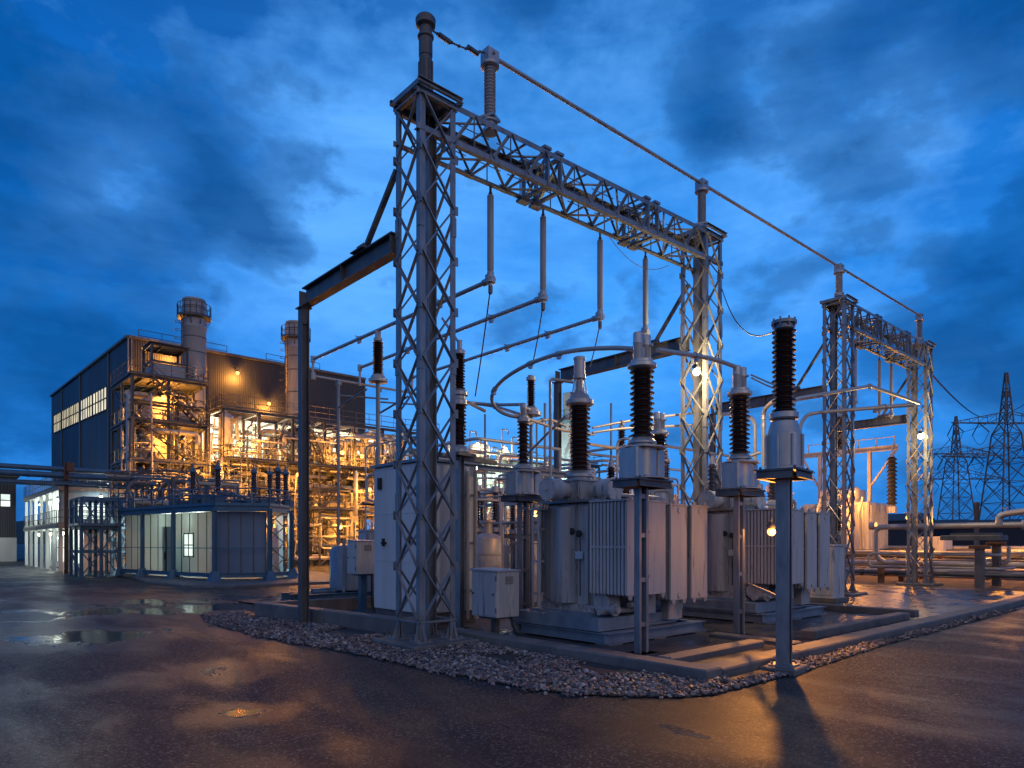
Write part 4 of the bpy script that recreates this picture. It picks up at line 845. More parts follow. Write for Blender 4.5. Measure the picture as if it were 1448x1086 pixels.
for ya,yb in((77.8,84.4),(84.7,91.1),(92.1,97.5),(97.8,103.1),(104.1,109.5)):
    z0=lambda y:15.45+(y-80)*.045
    a=MB(); a.add([(HX0-.05,ya,z0(ya)),(HX0-.05,yb,z0(yb)),(HX0-.05,yb,z0(yb)+2.35),(HX0-.05,ya,z0(ya)+2.35)],[(3,2,1,0)]); wn=a.build('window',K['winwarm'],hall)
    a=MB()
    for k in range(6):
        y=ya+(yb-ya)*k/5; a.bar((HX0-.09,y,z0(y)),(HX0-.09,y,z0(y)+2.35),.13 if k in(0,5) else .08,.1)
    for h in(0,.5,1): a.bar((HX0-.09,ya,z0(ya)+2.35*h),(HX0-.09,yb,z0(yb)+2.35*h),.1,.1)
    a.build('window_frame',K['dark'],wn)
a=MB(); a.rail([(HX0+1,HY0+.8,hz(HY0)),(HX0+9,HY0+.8,hz(HY0))],1.1,.03,2); a.rail([(HX0+13,HY0+.8,hz(HY0)),(HX0+19,HY0+.8,hz(HY0))],1.1,.03,2); a.build('roof_railing',K['frame'],hall)
for x in(21.8,):
    a=MB()
    for s in(-.25,.25): a.tube((x+s,HY0-.2,8),(x+s,HY0-.2,hz(HY0)+1),.035,6)
    for z in range(16,42): a.tube((x-.25,HY0-.2,z*.5),(x+.25,HY0-.2,z*.5),.02,5)
    a.build('ladder',K['frame'],hall)
for i,(x,z,l) in enumerate(((18.8,19.6,'orange wall lamp high on the hall, left of the tall chimney'),(24.9,18.9,'orange wall lamp on the hall between the two chimneys'),(28.1,16.3,'orange wall lamp low on the hall, just left of the second chimney'),(16.5,16.9,'orange wall lamp at the front corner of the hall'))):
    lamp((x,HY0-.75,z),l,900,(0,-.3,-1),size=.17,stem=(x,HY0,z+.3))
# chimneys
def chimney(label,x,y):
    r=thing('chimney',label,'chimney',(x,y,0),'steel flue stacks of the plant'); a=MB(); H=22.9
    a.lathe([(.72,4),(.72,12.4),(.74,12.5),(.96,14),(.96,20.3),(1.03,20.45),(1.03,20.6),(.96,20.75),(.96,21.2),(1.05,21.35),(1.05,21.5),(.94,21.6),(.94,H),(.86,H),(.86,H-2)],(x,y,0),32); a.build('shell',K['stack'],r,35)
    for z in(14.1,16.2,18.3,19.6): a=MB(); a.lathe([(.95,z-.04),(.985,z-.04),(.985,z+.04),(.95,z+.04)],(x,y,0),32); a.build('band',K['frame'],r,35)
    for z in(22.2,22.7): a=MB(); a.lathe([(.93,z-.03),(.965,z-.03),(.965,z+.03),(.93,z+.03)],(x,y,0),32); a.build('band',K['frame'],r,35)
    a=MB(); a.lathe([(.95,21.2),(1.36,21.3),(1.36,21.38),(.95,21.38)],(x,y,0),28)
    pts=[V((x+1.33*math.cos(k*PI/9),y+1.33*math.sin(k*PI/9),21.38)) for k in range(19)]
    a.rail(pts,1.05,.028,9)
    for k in range(9): q=V((math.cos(k*.698),math.sin(k*.698),0)); a.bar(V((x,y,20.6))+q*.94,V((x,y,21.28))+q*1.34,.06,.05)
    a.build('balcony',K['frame'],r)
    a=MB(); ax=x-1.06; ay=y-.35
    for s in(-.22,.22): a.tube((ax,ay+s,12),(ax,ay+s,21.4),.035,6)
    for k in range(30): a.tube((ax,ay-.22,12+k*.31),(ax,ay+.22,12+k*.31),.02,5)
    for k in range(12): a.pipe([(ax+.0,ay-.3,13+k*.7),(ax-.5,ay-.35,13+k*.7),(ax-.6,ay,13+k*.7),(ax-.5,ay+.35,13+k*.7),(ax,ay+.3,13+k*.7)],.02,5)
    a.build('ladder',K['frame'],r); return r
chimney('taller looking flue stack left of centre, above the stair tower',18.8,62)
chimney('flue stack close to the gravel-side outrigger post',27.95,62)
# frames
def frame(label,xs,ys,zs,post=.22,beam=.22,brace=True,mat='frame',rail=(),deck=(),rs=1,name='steel_platform'):
    rr=random.Random(rs); r=thing(name,label,'steel frame',((xs[0]+xs[-1])/2,ys[0],0),None)
    top=zs[-1]
    for x in xs:
        for y in ys:
            a=MB(); a.ibeam((x,y,0),(x,y,top),post,post,.03,.025,up=(1,0,0)); a.box((x,y,.04),(post*2,post*2,.08)); a.build('column',K[mat],r)
    for i,z in enumerate(zs):
        a=MB()
        for y in ys: a.ibeam((xs[0],y,z),(xs[-1],y,z),beam,beam*.7,.03,.02)
        for x in xs: a.ibeam((x,ys[0],z-.01),(x,ys[-1],z-.01),beam*.9,beam*.6,.03,.02)
        a.build('beam',K[mat],r)
        if i in deck:
            a=MB(); x=xs[0]
            a.bb(xs[0]-.2,xs[-1]+.2,ys[0]-.3,ys[-1],z+beam/2+.01,z+beam/2+.05)
            for k in range(int((xs[-1]-xs[0])/.9)): a.bar((xs[0]+k*.9,ys[0],z+.02),(xs[0]+k*.9,ys[-1],z+.02),.08,.14)
            a.build('deck',K['galv_dark'],r)
        if i in rail:
            a=MB(); zz=z+beam/2+.05; a.rail([(xs[0]-.15,ys[-1],zz),(xs[0]-.15,ys[0]-.25,zz),(xs[-1]+.15,ys[0]-.25,zz),(xs[-1]+.15,ys[-1],zz)],1.05,.028,1.4,4); a.build('handrail',K[mat],r)
    if brace:
        zz=[0.1]+list(zs)
        def br(p,q): m=MB(); m.bar(p,q,.1,.06); m.build('brace',K[mat],r)
        for i in range(len(zs)):
            for k in range(len(xs)-1):
                if rr.random()<(.6 if mat!='blue' else .95):
                    p,q=(xs[k],xs[k+1]) if rr.random()<.5 else (xs[k+1],xs[k])
                    br((p,ys[0],zz[i]),(q,ys[0],zz[i+1]))
                    if rr.random()<(.4 if mat!='blue' else .9): br((q,ys[0]+.07,zz[i]),(p,ys[0]+.07,zz[i+1]))
            if rr.random()<.8: br((xs[0],ys[0],zz[i]),(xs[0],ys[-1],zz[i+1]))
    return r
def stair(parent,x0,x1,y,z0,z1,w=.9,mat='frame'):
    a=MB()
    for yy in(y,y+w):
        a.bar((x0,yy,z0),(x1,yy,z1),.24,.05)
        for h in(.5,1.0): a.tube((x0,yy,z0+h),(x1,yy,z1+h),.025,5)
        for k in range(5): p=V((x0,yy,z0)).lerp(V((x1,yy,z1)),k/4); a.tube(p,p+V((0,0,1)),.025,5)
    k=int(abs(z1-z0)/.24)
    for i in range(k): p=V((x0,y+w/2,z0)).lerp(V((x1,y+w/2,z1)),(i+.5)/k); a.box(p,(.26,w,.04))
    return a.build('staircase',K[mat],parent)
ZS=[4.7,8.2,11.2,14.6]
fa=frame('blue-grey steel stair tower against the hall, left of the tall chimney',[12.9,15.4,18.2],[57,60.2,63.4],ZS,.19,.2,rail=(1,2,3),deck=(1,2,3),rs=4)
stair(fa,14.2,17.8,56.6,14.6,11.3); stair(fa,17.4,13.4,56.5,8.2,11.1); stair(fa,13.6,17.4,56.5,4.8,8.1)
fb=frame('long lit steel frame carrying pipes and vessels between the chimneys and the near tower',[19.6,22.6,25.6,28.6,31.6,34.6,37.8,41],[57.4,61,66.5],[4.7,8.3,13.],.24,.24,rail=(1,2),deck=(1,),rs=8)
stair(fb,28.9,26.6,57.0,8.5,13.1)
a=MB(); a.bb(19.4,41.2,60.9,69.2,13.12,13.2); a.build('deck',K['galv_dark'],fb)
fc=frame('small top platform with hood above the stair tower',[14.6,17.2],[58.5,61],[16.3,17.6],.16,.16,rail=(),deck=(1,),rs=2)
for o in fc.children:
    if o.name.startswith('column'):
        for v_ in o.data.vertices:
            if v_.co.z<10: v_.co.z+=14.7
        
for o in list(fc.children):
    if o.name.startswith('brace'): bpy.data.objects.remove(o)
fd=frame('slim dark scaffold frame with handrails in front of the long lit frame',[19.2,21.4,24.1,26.9,30.2,33.0,36.2],[54.9,56.6],[2.6,4.9,6.6,8.6],.14,.14,rail=(1,3),deck=(1,3),rs=17)
stair(fd,27.2,30,54.7,5.0,8.6,.7); stair(fd,21.6,24,54.7,.2,2.6,.7)
fe=frame('blue pipe frame standing between the enclosure and the stair tower',[11.6,13.6,15.9,18.2],[50.2,52.6],[2.4,4.4,6.3],.15,.15,rail=(1,2),deck=(1,),rs=23,mat='blue')
for i,(x,y) in enumerate(((20.3,54.6),(25.2,54.6),(31.8,54.6))):
    t=thing('cage_ladder',['caged ladder on the scaffold frame below the tall chimney','caged ladder on the scaffold frame left of the second chimney','caged ladder on the scaffold frame right of the outrigger post'][i],'ladder',(x,y,0)); a=MB()
    for s_ in(-.25,.25): a.tube((x+s_,y,0),(x+s_,y,9.6),.03,5)
    for k in range(31): a.tube((x-.25,y,.3+k*.3),(x+.25,y,.3+k*.3),.018,4)
    a.build('rungs',K['frame'],t); a=MB()
    for k in range(9): a.pipe([(x-.3,y,2.4+k*.8),(x-.35,y-.45,2.4+k*.8),(x,y-.7,2.4+k*.8),(x+.35,y-.45,2.4+k*.8),(x+.3,y,2.4+k*.8)],.02,4)
    for q in((-.35,-.45),(0,-.7),(.35,-.45)): a.tube((x+q[0],y+q[1],2.4),(x+q[0],y+q[1],8.8),.015,4)
    a.build('cage',K['frame'],t)
# bright back room seen under the deck
r=thing('lit_gallery','long row of lit windows under the top deck, between the chimneys','gallery',(30,68.6,9.5))
for k in range(8):
    x=20.4+k*2.4
    a=MB(); a.add([(x,68.9,10.1),(x+2.1,68.9,10.1),(x+2.1,68.9,12.6),(x,68.9,12.6)],[(0,1,2,3)]); wn=a.build('window',K['wincool'],r)
    a=MB()
    for q in(0,.7,1.4,2.1): a.bar((x+q,68.85,10.05),(x+q,68.85,12.65),.07,.07)
    for q in(10.1,11.3,12.6): a.bar((x,68.84,q),(x+2.1,68.84,q),.08,.08)
    a.build('window_frame',K['frame'],wn)
a=MB(); a.bb(20,40.2,69.0,69.35,9.6,12.95); a.build('wall',K['wall'],r)
for i,(x,y,l) in enumerate(((21.4,66,'left of the silver vessel'),(25.6,65,'above the middle of the frame'),(30.5,65.5,'right of the second chimney'),(33.5,64.5,'above the round-topped vessels'),(37,65,'at the far end of the deck'))):
    lamp((x,y,12.5),'white strip lamp under the top deck, '+l,3000,(0,-.4,-1),WHITE,'bulbw',.2,group='white lamps under the plant deck')
for p,l,w_ in((PY(311,668,53.8),'brightest orange lamp, in front of the stair tower above the blue enclosure',1900),(PY(340,628,56.1),'left one of the close pair of orange lamps under the deck',1300),(PY(358,630,56.1),'right one of the close pair of orange lamps under the deck',1300),(PY(484,640,56.1),'orange lamp just right of the outrigger post, middle level',1300),(PY(512,645,56.1),'orange lamp beside the round-topped vessels, middle level',1300),((28.6,59.,6.9),'orange lamp under the middle level, right of the second chimney',1500),((34.2,57.2,4.0),'orange lamp low between vessels near the white cabinet',1500),((15.6,59,13.6),'orange lamp under the top platform of the stair tower',1100),((15.8,58.6,10.3),'orange lamp on the third level of the stair tower',1200),((24,58.6,3.9),'orange lamp low behind the blue enclosure',1500),((38,58,7),'orange lamp at the far right of the long frame',1300),((16.2,57.9,3.6),'orange lamp at the foot of the stair tower',900),((21.2,53.9,4.2),'orange fill lamp added low on the scaffold front, under the tall chimney',800),((24.6,54.0,7.7),'orange fill lamp added high on the scaffold front, left of the second chimney',800),((28.3,53.9,3.4),'orange fill lamp added low on the scaffold front, below the second chimney',900),((31.2,54,6.8),'orange fill lamp added high on the scaffold front, right of the outrigger post',900),((34.6,54,3.1),'orange fill lamp added low on the scaffold front, beside the white cabinet',900),((14.4,55.7,6.6),'orange fill lamp added on the front of the stair tower, lower level',700),((36.5,54.2,7.4),'orange fill lamp added high at the right end of the scaffold',900)):  # fill lamps on scaffold and stair tower fronts are added to brighten the plant
    lamp(p,l,w_*1.15,(0,-.5,-1),size=.19,stem=V(p)+V((.1,.5,.4)))
# vessels
def vessel(label,x,y,r,z0,z1,dome=True,legs=True,mat='vessel'):
    t=thing('vessel',label,'vessel',(x,y,z0)); a=MB(); pr=[(r*.3,z0),(r*.8,z0+.12*r),(r,z0+.45*r)]
    pr+=[(r,z1-.45*r),(r*.85,z1-.2*r),(r*.5,z1-.04*r),(.12*r,z1)] if dome else [(r,z1-.1),(r*.97,z1)]
    a.lathe(pr,(x,y,0),26); 
    for k in range(1,4):
        z=z0+.5*r+(z1-z0-r)*k/4; a.lathe([(r,z-.03),(r*1.02,z-.03),(r*1.02,z+.03),(r,z+.03)],(x,y,0),26)
    a.build('shell',K[mat],t,35)
    a=MB(); a.tube((x,y,z1-.05),(x,y,z1+.35),.14,12); a.flange((x,y,z1+.35),.24,.06); a.build('nozzle',K['pipe'],t,35); a=MB(); a.tube((x,y-r,z0+.6*r),(x,y-r-.3,z0+.6*r),.12,10); a.flange((x,y-r-.3,z0+.6*r),.2,.05,axis=(0,1,0)); a.build('nozzle',K['pipe'],t,35)
    return t
VS=[(15.3,60.2,1.0,8.5,13.9,'fat lit vessel standing inside the stair tower'),(20.95,60.5,.62,8.5,13.2,'slim silver vessel between the two chimneys'),(27.9,60.2,1.05,8.5,12.8,'broad lit vessel below the second chimney'),(30.1,60.5,.75,8.5,11.6,'short round vessel just right of the second chimney'),(32.6,61.,.85,8.4,12.1,'round-topped vessel under the deck right of the chimney'),(34.9,60.8,.7,8.4,12,'slim round-topped vessel nearest the white cabinet'),(16.3,60.6,1.2,.4,4.4,'squat orange-lit tank at the foot of the stair tower'),(29.9,59.,.6,.4,4.4,'narrow golden vessel at ground level right of the outrigger post'),(32.2,59.2,.75,.4,4.5,'golden vessel at ground level left of the white cabinet'),(22.2,59.6,.9,.5,4.4,'dim vessel at ground level behind the blue enclosure'),(25.6,59.2,.8,.4,4.2,'ground level vessel behind the right end of the blue enclosure'),(24.8,60.5,.7,8.5,11.2,'short vessel in the middle of the long frame'),(37.6,60,.9,8.4,12.2,'far right vessel on the long frame'),(34.6,58.6,.6,.4,3.6,'small golden drum vessel beside the white cabinet')]
for v_ in VS: vessel(v_[5],*v_[:5])
def drum(label,x0,x1,y,z,r):
    t=thing('horizontal_drum',label,'vessel',(x0,y,z-r)); a=MB(); L_=x1-x0; a.lathe([(.1*r,0),(.7*r,.08*r),(r,.4*r),(r,L_-.4*r),(.7*r,L_-.08*r),(.1*r,L_)],(x0,y,z),22,(1,0,0)); a.build('shell',K['vessel'],t,40)
    a=MB(); 
    for k in(.25,.75): a.box((x0+L_*k,y,z-r*.9),(.3,r*1.5,r*.7))
    a.build('saddle',K['frame'],t)
drum('horizontal drum on the middle level between the chimneys',22.2,25.2,59.,5.75,.55)
drum('horizontal drum on the middle level right of the second chimney',29.2,33,58.6,5.7,.5)
drum('horizontal drum on the lowest level of the stair tower',13.3,17.2,58.6,5.7,.6)
drum('horizontal drum on the third level of the stair tower',15.8,18,58.6,12.1,.5)
# hood on top
r=thing('roof_hood','grey ducted hood on the stair tower roof below the highest wall lamp','duct',(15.9,59.5,14.9)); a=MB(); a.cham(14.7,17.2,58.6,60.8,14.9,16.2,.08); a.build('casing',K['stack'],r); a=MB(); a.cham(15.3,16.8,58.9,60.4,17.76,18.1,.05); a.build('cowl',K['stack'],r)
a=MB()
for k in range(6): a.lathe([(.16,14.9+k*.25),(.22,15.0+k*.25),(.16,15.12+k*.25)],(17.7,58.4,0),12)
a.build('bellows',K['pipe'],r,40)
# pipe thicket
PIPES=[]
def piperun(rr,x0,x1,y0,y1,z0,z1):
    p=V((rr.uniform(x0,x1),rr.uniform(y0,y1),rr.uniform(z0,z1))); pts=[p.copy()]; last=-1
    for _ in range(rr.randint(3,6)):
        ax=rr.choice([i for i in(0,0,1,2,2) if i!=last]); last=ax; q=pts[-1].copy()
        lo,hi=((x0,x1),(y0,y1),(z0,z1))[ax]
        q[ax]=rr.uniform(lo,hi)
        if ax==0: q.x=max(lo,min(hi,pts[-1].x+rr.uniform(-7,7)))
        if (q-pts[-1]).length<.5: continue
        pts.append(q)
    return pts
PG=[('pipe run among the blue frames behind the enclosure','blue frame piping',(10.5,18.5,49.5,53,.4,6.6),40,6),
 ('pipe run above the roof gear of the enclosure, in front of the scaffold','front plant piping',(18.8,37,54.6,56.6,.5,8.8),30,7),
 ('pipe run in the thicket on the lower level of the lit long frame','lower plant piping',(19.6,38,56.4,60.5,.5,4.6),46,1),('pipe run in the thicket on the middle level of the lit long frame','middle plant piping',(19.6,38.5,56.4,60.5,5,8.2),66,2),('pipe run in the thicket on the upper level of the lit long frame','upper plant piping',(19.6,38.5,56.8,62,8.6,12.8),70,3),('pipe run threading through the stair tower beside the hall','stair tower piping',(12.9,18.4,56.5,61.5,.6,14),64,4)]
for lab,grp,bx,k,sd in PG:
    rr=random.Random(sd)
    for i in range(k):
        pts=piperun(rr,*bx)
        if len(pts)<3: continue
        r=rr.choice([.04,.05,.06,.08,.1,.14,.2]); a=MB()
        if rr.random()<.4: a.pipe(pts,r*.8,7,5)
        else: a.elbow(pts,r,8,r*4,4)
        for p,q in zip(pts,pts[1:]):
            d=(q-p); 
            if d.length>1.2 and rr.random()<.5: c=p.lerp(q,rr.uniform(.3,.7)); a.flange(c,r*1.8,.1,10,axis=d); 
            if d.length>1.5 and rr.random()<.25: c=p.lerp(q,.5); a.box(c+V((0,0,r+.12)),(.12,.12,.24)); a.lathe([(.16,0),(.16,.03)],c+V((0,0,r+.25)),10)
        PIPES.append((a,'pipe' if rr.random()<.75 else 'frame',lab,grp))
# ---------------- blue enclosure in front
vessel('small golden tank inside the open bay of the blue enclosure',15.2,37.2,.55,.25,2.9)
vessel('second small tank deeper inside the open bay of the blue enclosure',16.2,39.6,.5,.25,2.7)

EB=[(9.6,45.5),(10.1,42.4),(10.75,38.9),(11.6,35.1),(13.9,33.9),(15.6,35.3),(16.7,37.6),(17.2,40)]
enc=thing('blue_enclosure','low many-sided kiosk of blue posts and pale panels in front of the plant','kiosk',(13.5,38.5,0))
ez=3.75
def inset(p,k): c=V((13.8,39.6)); v=V(p)-c; v.length=max(.1,v.length-k); q=c+v; return (q.x,q.y)
for i,p in enumerate(EB):
    a=MB(); a.ibeam((*p,.12),(*p,ez),.2,.18,.03,.025); a.loft([[(p[0]-.3,p[1]-.3,.11),(p[0]+.3,p[1]-.3,.11),(p[0]+.3,p[1]+.3,.11),(p[0]-.3,p[1]+.3,.11)],[(p[0]-.13,p[1]-.13,.6),(p[0]+.13,p[1]-.13,.6),(p[0]+.13,p[1]+.13,.6),(p[0]-.13,p[1]+.13,.6)]]); a.build('post',K['blue'],enc)
a=MB()
for p,q in zip(EB,EB[1:]):
    a.ibeam((*p,ez),(*q,ez),.3,.2,.03,.025); a.ibeam((*p,.4),(*q,.4),.2,.14,.02,.02); a.bar((*p,1.75),(*q,1.75),.05,.05)
a.build('ring_beam',K['blue'],enc)
INS=[inset(p,.45) for p in EB]
def slab(p,q,z0,z1,off=0,th=.03):
    d=(V(q)-V(p)); nr=V((-d.y,d.x)).normalized(); m=MB(); a0=V(p)+nr*off; b0=V(q)+nr*off; n2=nr*th
    r4=lambda z:[(a0.x,a0.y,z),(b0.x,b0.y,z),(b0.x+n2.x,b0.y+n2.y,z),(a0.x+n2.x,a0.y+n2.y,z)]
    return m.loft([r4(z0),r4(z1)])
for i,(p,q) in enumerate(zip(INS,INS[1:])):
    if i in(4,5): continue
    d=V(q)-V(p)
    pn=slab(p,q,.25,3.6).build('panel',K['frost'] if i<3 else K['bluewall'],enc)
    a=MB()
    for k in range(0,5): c=V(p)+d*k/4; a.bar((c.x,c.y,.25),(c.x,c.y,3.6),.035,.05)
    a.build('mullion',K['galv_dark'],pn)
    if i==1:
        P0,P1=V(p)+d*.42,V(p)+d*.72; dr=slab(P0,P1,.25,2.9,-.05,.03).build('door',K['frost'],enc)
        a=MB(); c=V(p)+d*.57; a.bar((c.x-.1,c.y,.3),(c.x-.1,c.y,2.9),.06,.06); a.box((c.x-.12,c.y+.15,1.3),(.06,.06,.4)); a.build('handle',K['dark'],dr)
    if i==2:
        P0,P1=V(p)+d*.1,V(p)+d*.38; wn=slab(P0,P1,1.3,2.5,-.06,.02).build('window',K['wincool'],enc); a=MB()
        for k in(0,.5,1): c=P0.lerp(P1,k); a.bar((c.x-.05,c.y-.05,1.25),(c.x-.05,c.y-.05,2.55),.06,.06)
        for z in(1.3,1.9,2.5): a.bar((P0.x-.05,P0.y-.05,z),(P1.x-.05,P1.y-.05,z),.06,.06)
        a.build('window_frame',K['galv_dark'],wn)
a=MB()   # braced open bay
for k in range(4):
    for e in(4,5):
        p0=V(INS[e]); p1=V(INS[e+1]); z=.3+k*.85
        a.bar((*p0,z),(*p1,z+.85),.05,.04); a.bar((*p1,z),(*p0,z+.85),.05,.04)
a.build('brace',K['galv_dark'],enc)
a=MB(); a.plate([*INS,(17,46),(9.8,46)],ez-.12,ez-.04); a.build('roof',K['roof'],enc)
a=MB(); a.plate([*EB,(17,44),(10,45)],.115,.2); a.build('base',K['conc'],enc)
a=MB(); a.cham(11.5,12.6,38.6,40.4,.2,2.2,.04); a.build('cubicle',K['wall'],enc)
lamp_light((11.35,41.2,3.2),800,COOL,.2); lamp_light((11.9,38.3,3.2),650,COOL,.2); lamp_light((14.6,36.6,3.1),70,SODIUM,.15); lamp_light((15.6,40,3.1),110,SODIUM,.15)
a=MB(); zz=ez+.15; a.rail([(*EB[0],zz),(*EB[1],zz),(*EB[2],zz)],1.0,.025,1.2,4); a.rail([(*EB[2],zz),(*EB[3],zz),(*EB[4],zz),(*EB[5],zz),(*EB[7],zz)],.85,.03,1.0,4); a.build('handrail',K['blue'],enc)
a=MB(); rr=random.Random(12)
for k in range(26):
    p=V((rr.uniform(11.2,16.2),rr.uniform(35.5,42),ez+.2)); a.tube(p,p+V((0,0,rr.uniform(.3,.9))),.05,6); a.box(p+V((0,0,.2)),(.5,.4,.4))
a.elbow([(11.4,37,ez+.5),(15.8,36.2,ez+.5),(15.9,40,ez+.5)],.06,8); a.elbow([(11,39.5,ez+.8),(13,37,ez+.8),(16,38,ez+.8)],.05,8); 
for k in range(14):
    p=V((rr.uniform(11,15.5),rr.uniform(35.4,41),ez+rr.uniform(.3,.9))); q=p+V((rr.uniform(-2,2),rr.uniform(-1.5,1.5),0)); a.pipe([p-V((0,0,.3)),p,(p+q)/2+V((0,0,rr.uniform(-.1,.35))),q,q-V((0,0,.35))],.035,6,4)
a.build('roof_gear',K['blue'],enc)
def smallins(label):
    r=local('roof_insulator',label,'insulator','dark insulators on the roof of the blue enclosure'); a=MB(); a.tube((0,0,0),(0,0,.75),.07,8); a.box((0,0,.75),(.4,.4,.06)); a.build('base',K['blue'],r,40); a=MB(); a.lathe([(.12,1.75),(.16,1.8),(.1,1.95),(.04,2.0),(.04,2.2)],(0,0,0),10); a.build('cap',K['blue'],r,40); a=MB(); a.sheds(.8,1.75,.1,.16,9,12); a.build('porcelain',K['porc'],r,50); return r
s0=None
for i,(x,y,s) in enumerate(((10.5,42,.85),(11.4,37.8,1.1),(12.2,36.4,1.15),(13.6,35.2,1.05),(14.6,35.6,1.05),(15.3,36.2,1.2),(16.6,38.2,1.25),(12.9,38.4,1.0))):
    l='dark insulator on the blue enclosure roof, '+['at its left end','left of the brightest orange lamp','just under the brightest orange lamp','second right of the orange lamp','third right of the orange lamp','tallest towards the right','at the right end','set back in the middle'][i]
    if s0 is None: s0=smallins(l); put(s0,(x,y,ez+.0),0,s)
    else: dup(s0,(x,y,ez+.0),l,.3*i,sc=s)
# blue trestle left of it
def trestle(label,xs,ys,zs,sd):
    return frame(label,xs,ys,zs,.17,.17,rail=(1,),deck=(1,),rs=sd,mat='blue',name='blue_trestle')
trestle('blue braced trestle platform between the two-storey annex and the enclosure',[7.7,8.7,9.6,10.4],[45.6,47.2,48.8],[1.5,2.9,4.6],5)
trestle('taller blue trestle behind the braced platform, touching the stair tower',[10.6,11.8,13.0],[50,52.5],[2.2,4.4],6)
# ---------------- two-storey annex
an=thing('annex_building','two-storey annex with an open white-lit gallery, at the left of the plant','building',(8.4,57,0))
a=MB(); a.bb(9.8,13.2,57.05,75,.0,5.7); a.build('wall',K['wall'],an)
a=MB(); a.bb(8.4,13.6,57.0,57.05,3.35,5.8); a.build('end_wall',K['bluewall'],an)
for z,n_ in((3.2,'floor_slab'),(5.85,'roof')):
    a=MB(); a.bb(8.2,13.6,56.7,75.2,z-.14,z+.14); a.build(n_,K['conc'] if z<4 else K['galv_dark'],an)
for k in range(7):
    y=57.2+k*2.95; a=MB(); a.bb(8.3,8.52,y-.11,y+.11,0,3.05); a.bb(8.3,8.5,y-.1,y+.1,3.35,5.7); a.build('column',K['wall'],an)
for z in(3.35,6.0):
    a=MB(); a.rail([(8.25,75,z),(8.25,57,z),(13.4,56.75,z)],1.0,.025,.9,4); a.build('railing',K['frame'],an)
for k in range(6):
    for z0,z1 in((3.6,5.3),(.5,2.6)):
        y=58.2+k*2.75; a=MB(); a.bb(9.76,9.8,y,y+1.7,z0,z1); wn=a.build('window',K['wincool'],an)
        a=MB()
        for q in(0,.85,1.7): a.bb(9.72,9.76,y+q-.04,y+q+.04,z0,z1)
        a.bb(9.72,9.76,y,y+1.7,z0+1.1,z0+1.17); a.build('window_frame',K['frame'],wn)
a=MB(); a.bb(9.3,11.7,56.94,57.0,3.75,4.75); wn=a.build('window',K['wincool'],an); a=MB()
for q in(9.3,10.1,10.9,11.7): a.bb(q-.04,q+.04,56.9,56.94,3.75,4.75)
a.bb(9.3,11.7,56.9,56.94,4.2,4.27); a.build('window_frame',K['frame'],wn)
for y in(59,63.4,67.8,72): lamp((9.1,y,5.35),'cool white gallery lamp of the annex, '+{59:'nearest its corner',63.4:'second from its corner',67.8:'third from its corner',72:'farthest from its corner'}[y],300,(0,0,-1),COOL,'bulbw',.12,group='white gallery lamps')
for y in(60,66,72): lamp((9.0,y,2.75),'cool white lamp on the ground floor of the annex, '+{60:'nearest its corner',66:'in the middle',72:'at its far end'}[y],260,(0,0,-1),COOL,'bulbw',.12,group='white ground floor lamps')
lamp((10.7,56.2,5.3),'cool white lamp under the annex roof, above its end window',90,(0,0,-1),COOL,'bulbw',.12)
# ---------------- low dark shed at the far left
sh=thing('low_shed','low dark shed with a pale lower band, at the left edge','building',(0,92,0))
a=MB(); a.bb(-40,9.4,92,112,2.6,9.2); a.build('wall',K['clad'],sh); a=MB(); a.bb(-40,9.45,91.95,112,0,2.6); a.build('plinth_wall',K['wall'],sh); a=MB(); a.bb(-40.3,9.7,91.7,112.3,9.2,9.4); a.build('roof',K['roof'],sh)
for x in(-3.4,-.2,3.0):
    a=MB(); a.bb(x+3.2,x+5.9,91.9,92,6.0,7.3); wn=a.build('window',K['wincool'],sh); a=MB()
    for q in(0,.9,1.8,2.7): a.bb(x+3.2+q-.05,x+3.2+q+.05,91.84,91.9,6.0,7.3)
    a.bb(x+3.2,x+5.9,91.84,91.9,6.6,6.7); a.build('window_frame',K['frame'],wn)
lamp((3.5,90.8,4.6),'cool white lamp over the pale band of the low shed',900,(0,-.2,-1),COOL,'bulbw',.18,stem=(3.5,92,4.9))
# ---------------- pipe bridge
for i,(y,z,r_) in enumerate(((54.2,6.95,.17),(53.2,6.45,.2))):
    a=MB(); a.tube((-16,y,z),(12.4,y,z),r_,16)
    for x in range(-14,12,4): a.tube((x,y,z),(x+.15,y,z),r_*1.1,16)
    solo(a,'bridge_pipe',K['blue'],['upper big pipe of the bridge crossing the left edge','lower big pipe of the bridge crossing the left edge'][i],'pipe',smooth=40)
pb=thing('pipe_bridge','steel pipe bridge with a rusty post at the annex corner','pipe bridge',(8.1,54,0))
for x,mt_ in((8.1,'rust'),(-8,'frame'),(12.6,'frame')):
    for y in(53.0,):
        a=MB(); a.ibeam((x,y,0),(x,y,7.3),.22,.22,.03,.025,up=(1,0,0)); a.build('post',K[mt_],pb)
    a=MB(); a.ibeam((x,52.6,6.1),(x,54.8,6.1),.2,.16); a.ibeam((x,52.6,6.7),(x,54.8,6.7),.1,.1); a.build('cross_arm',K[mt_],pb)
a=MB(); a.ibeam((-16,54.7,5.92),(12.6,54.7,5.92),.18,.14); a.ibeam((-16,52.7,5.92),(12.6,52.7,5.92),.18,.14); a.build('beam',K['blue'],pb)
for x,y,z,d in((8.3,52.8,7.0,(.4,.3,.6)),(12.5,53,6.6,(.35,.35,1.0))): a=MB(); a.box((x,y,z),d); a.build('valve_box',K['rust'],pb)

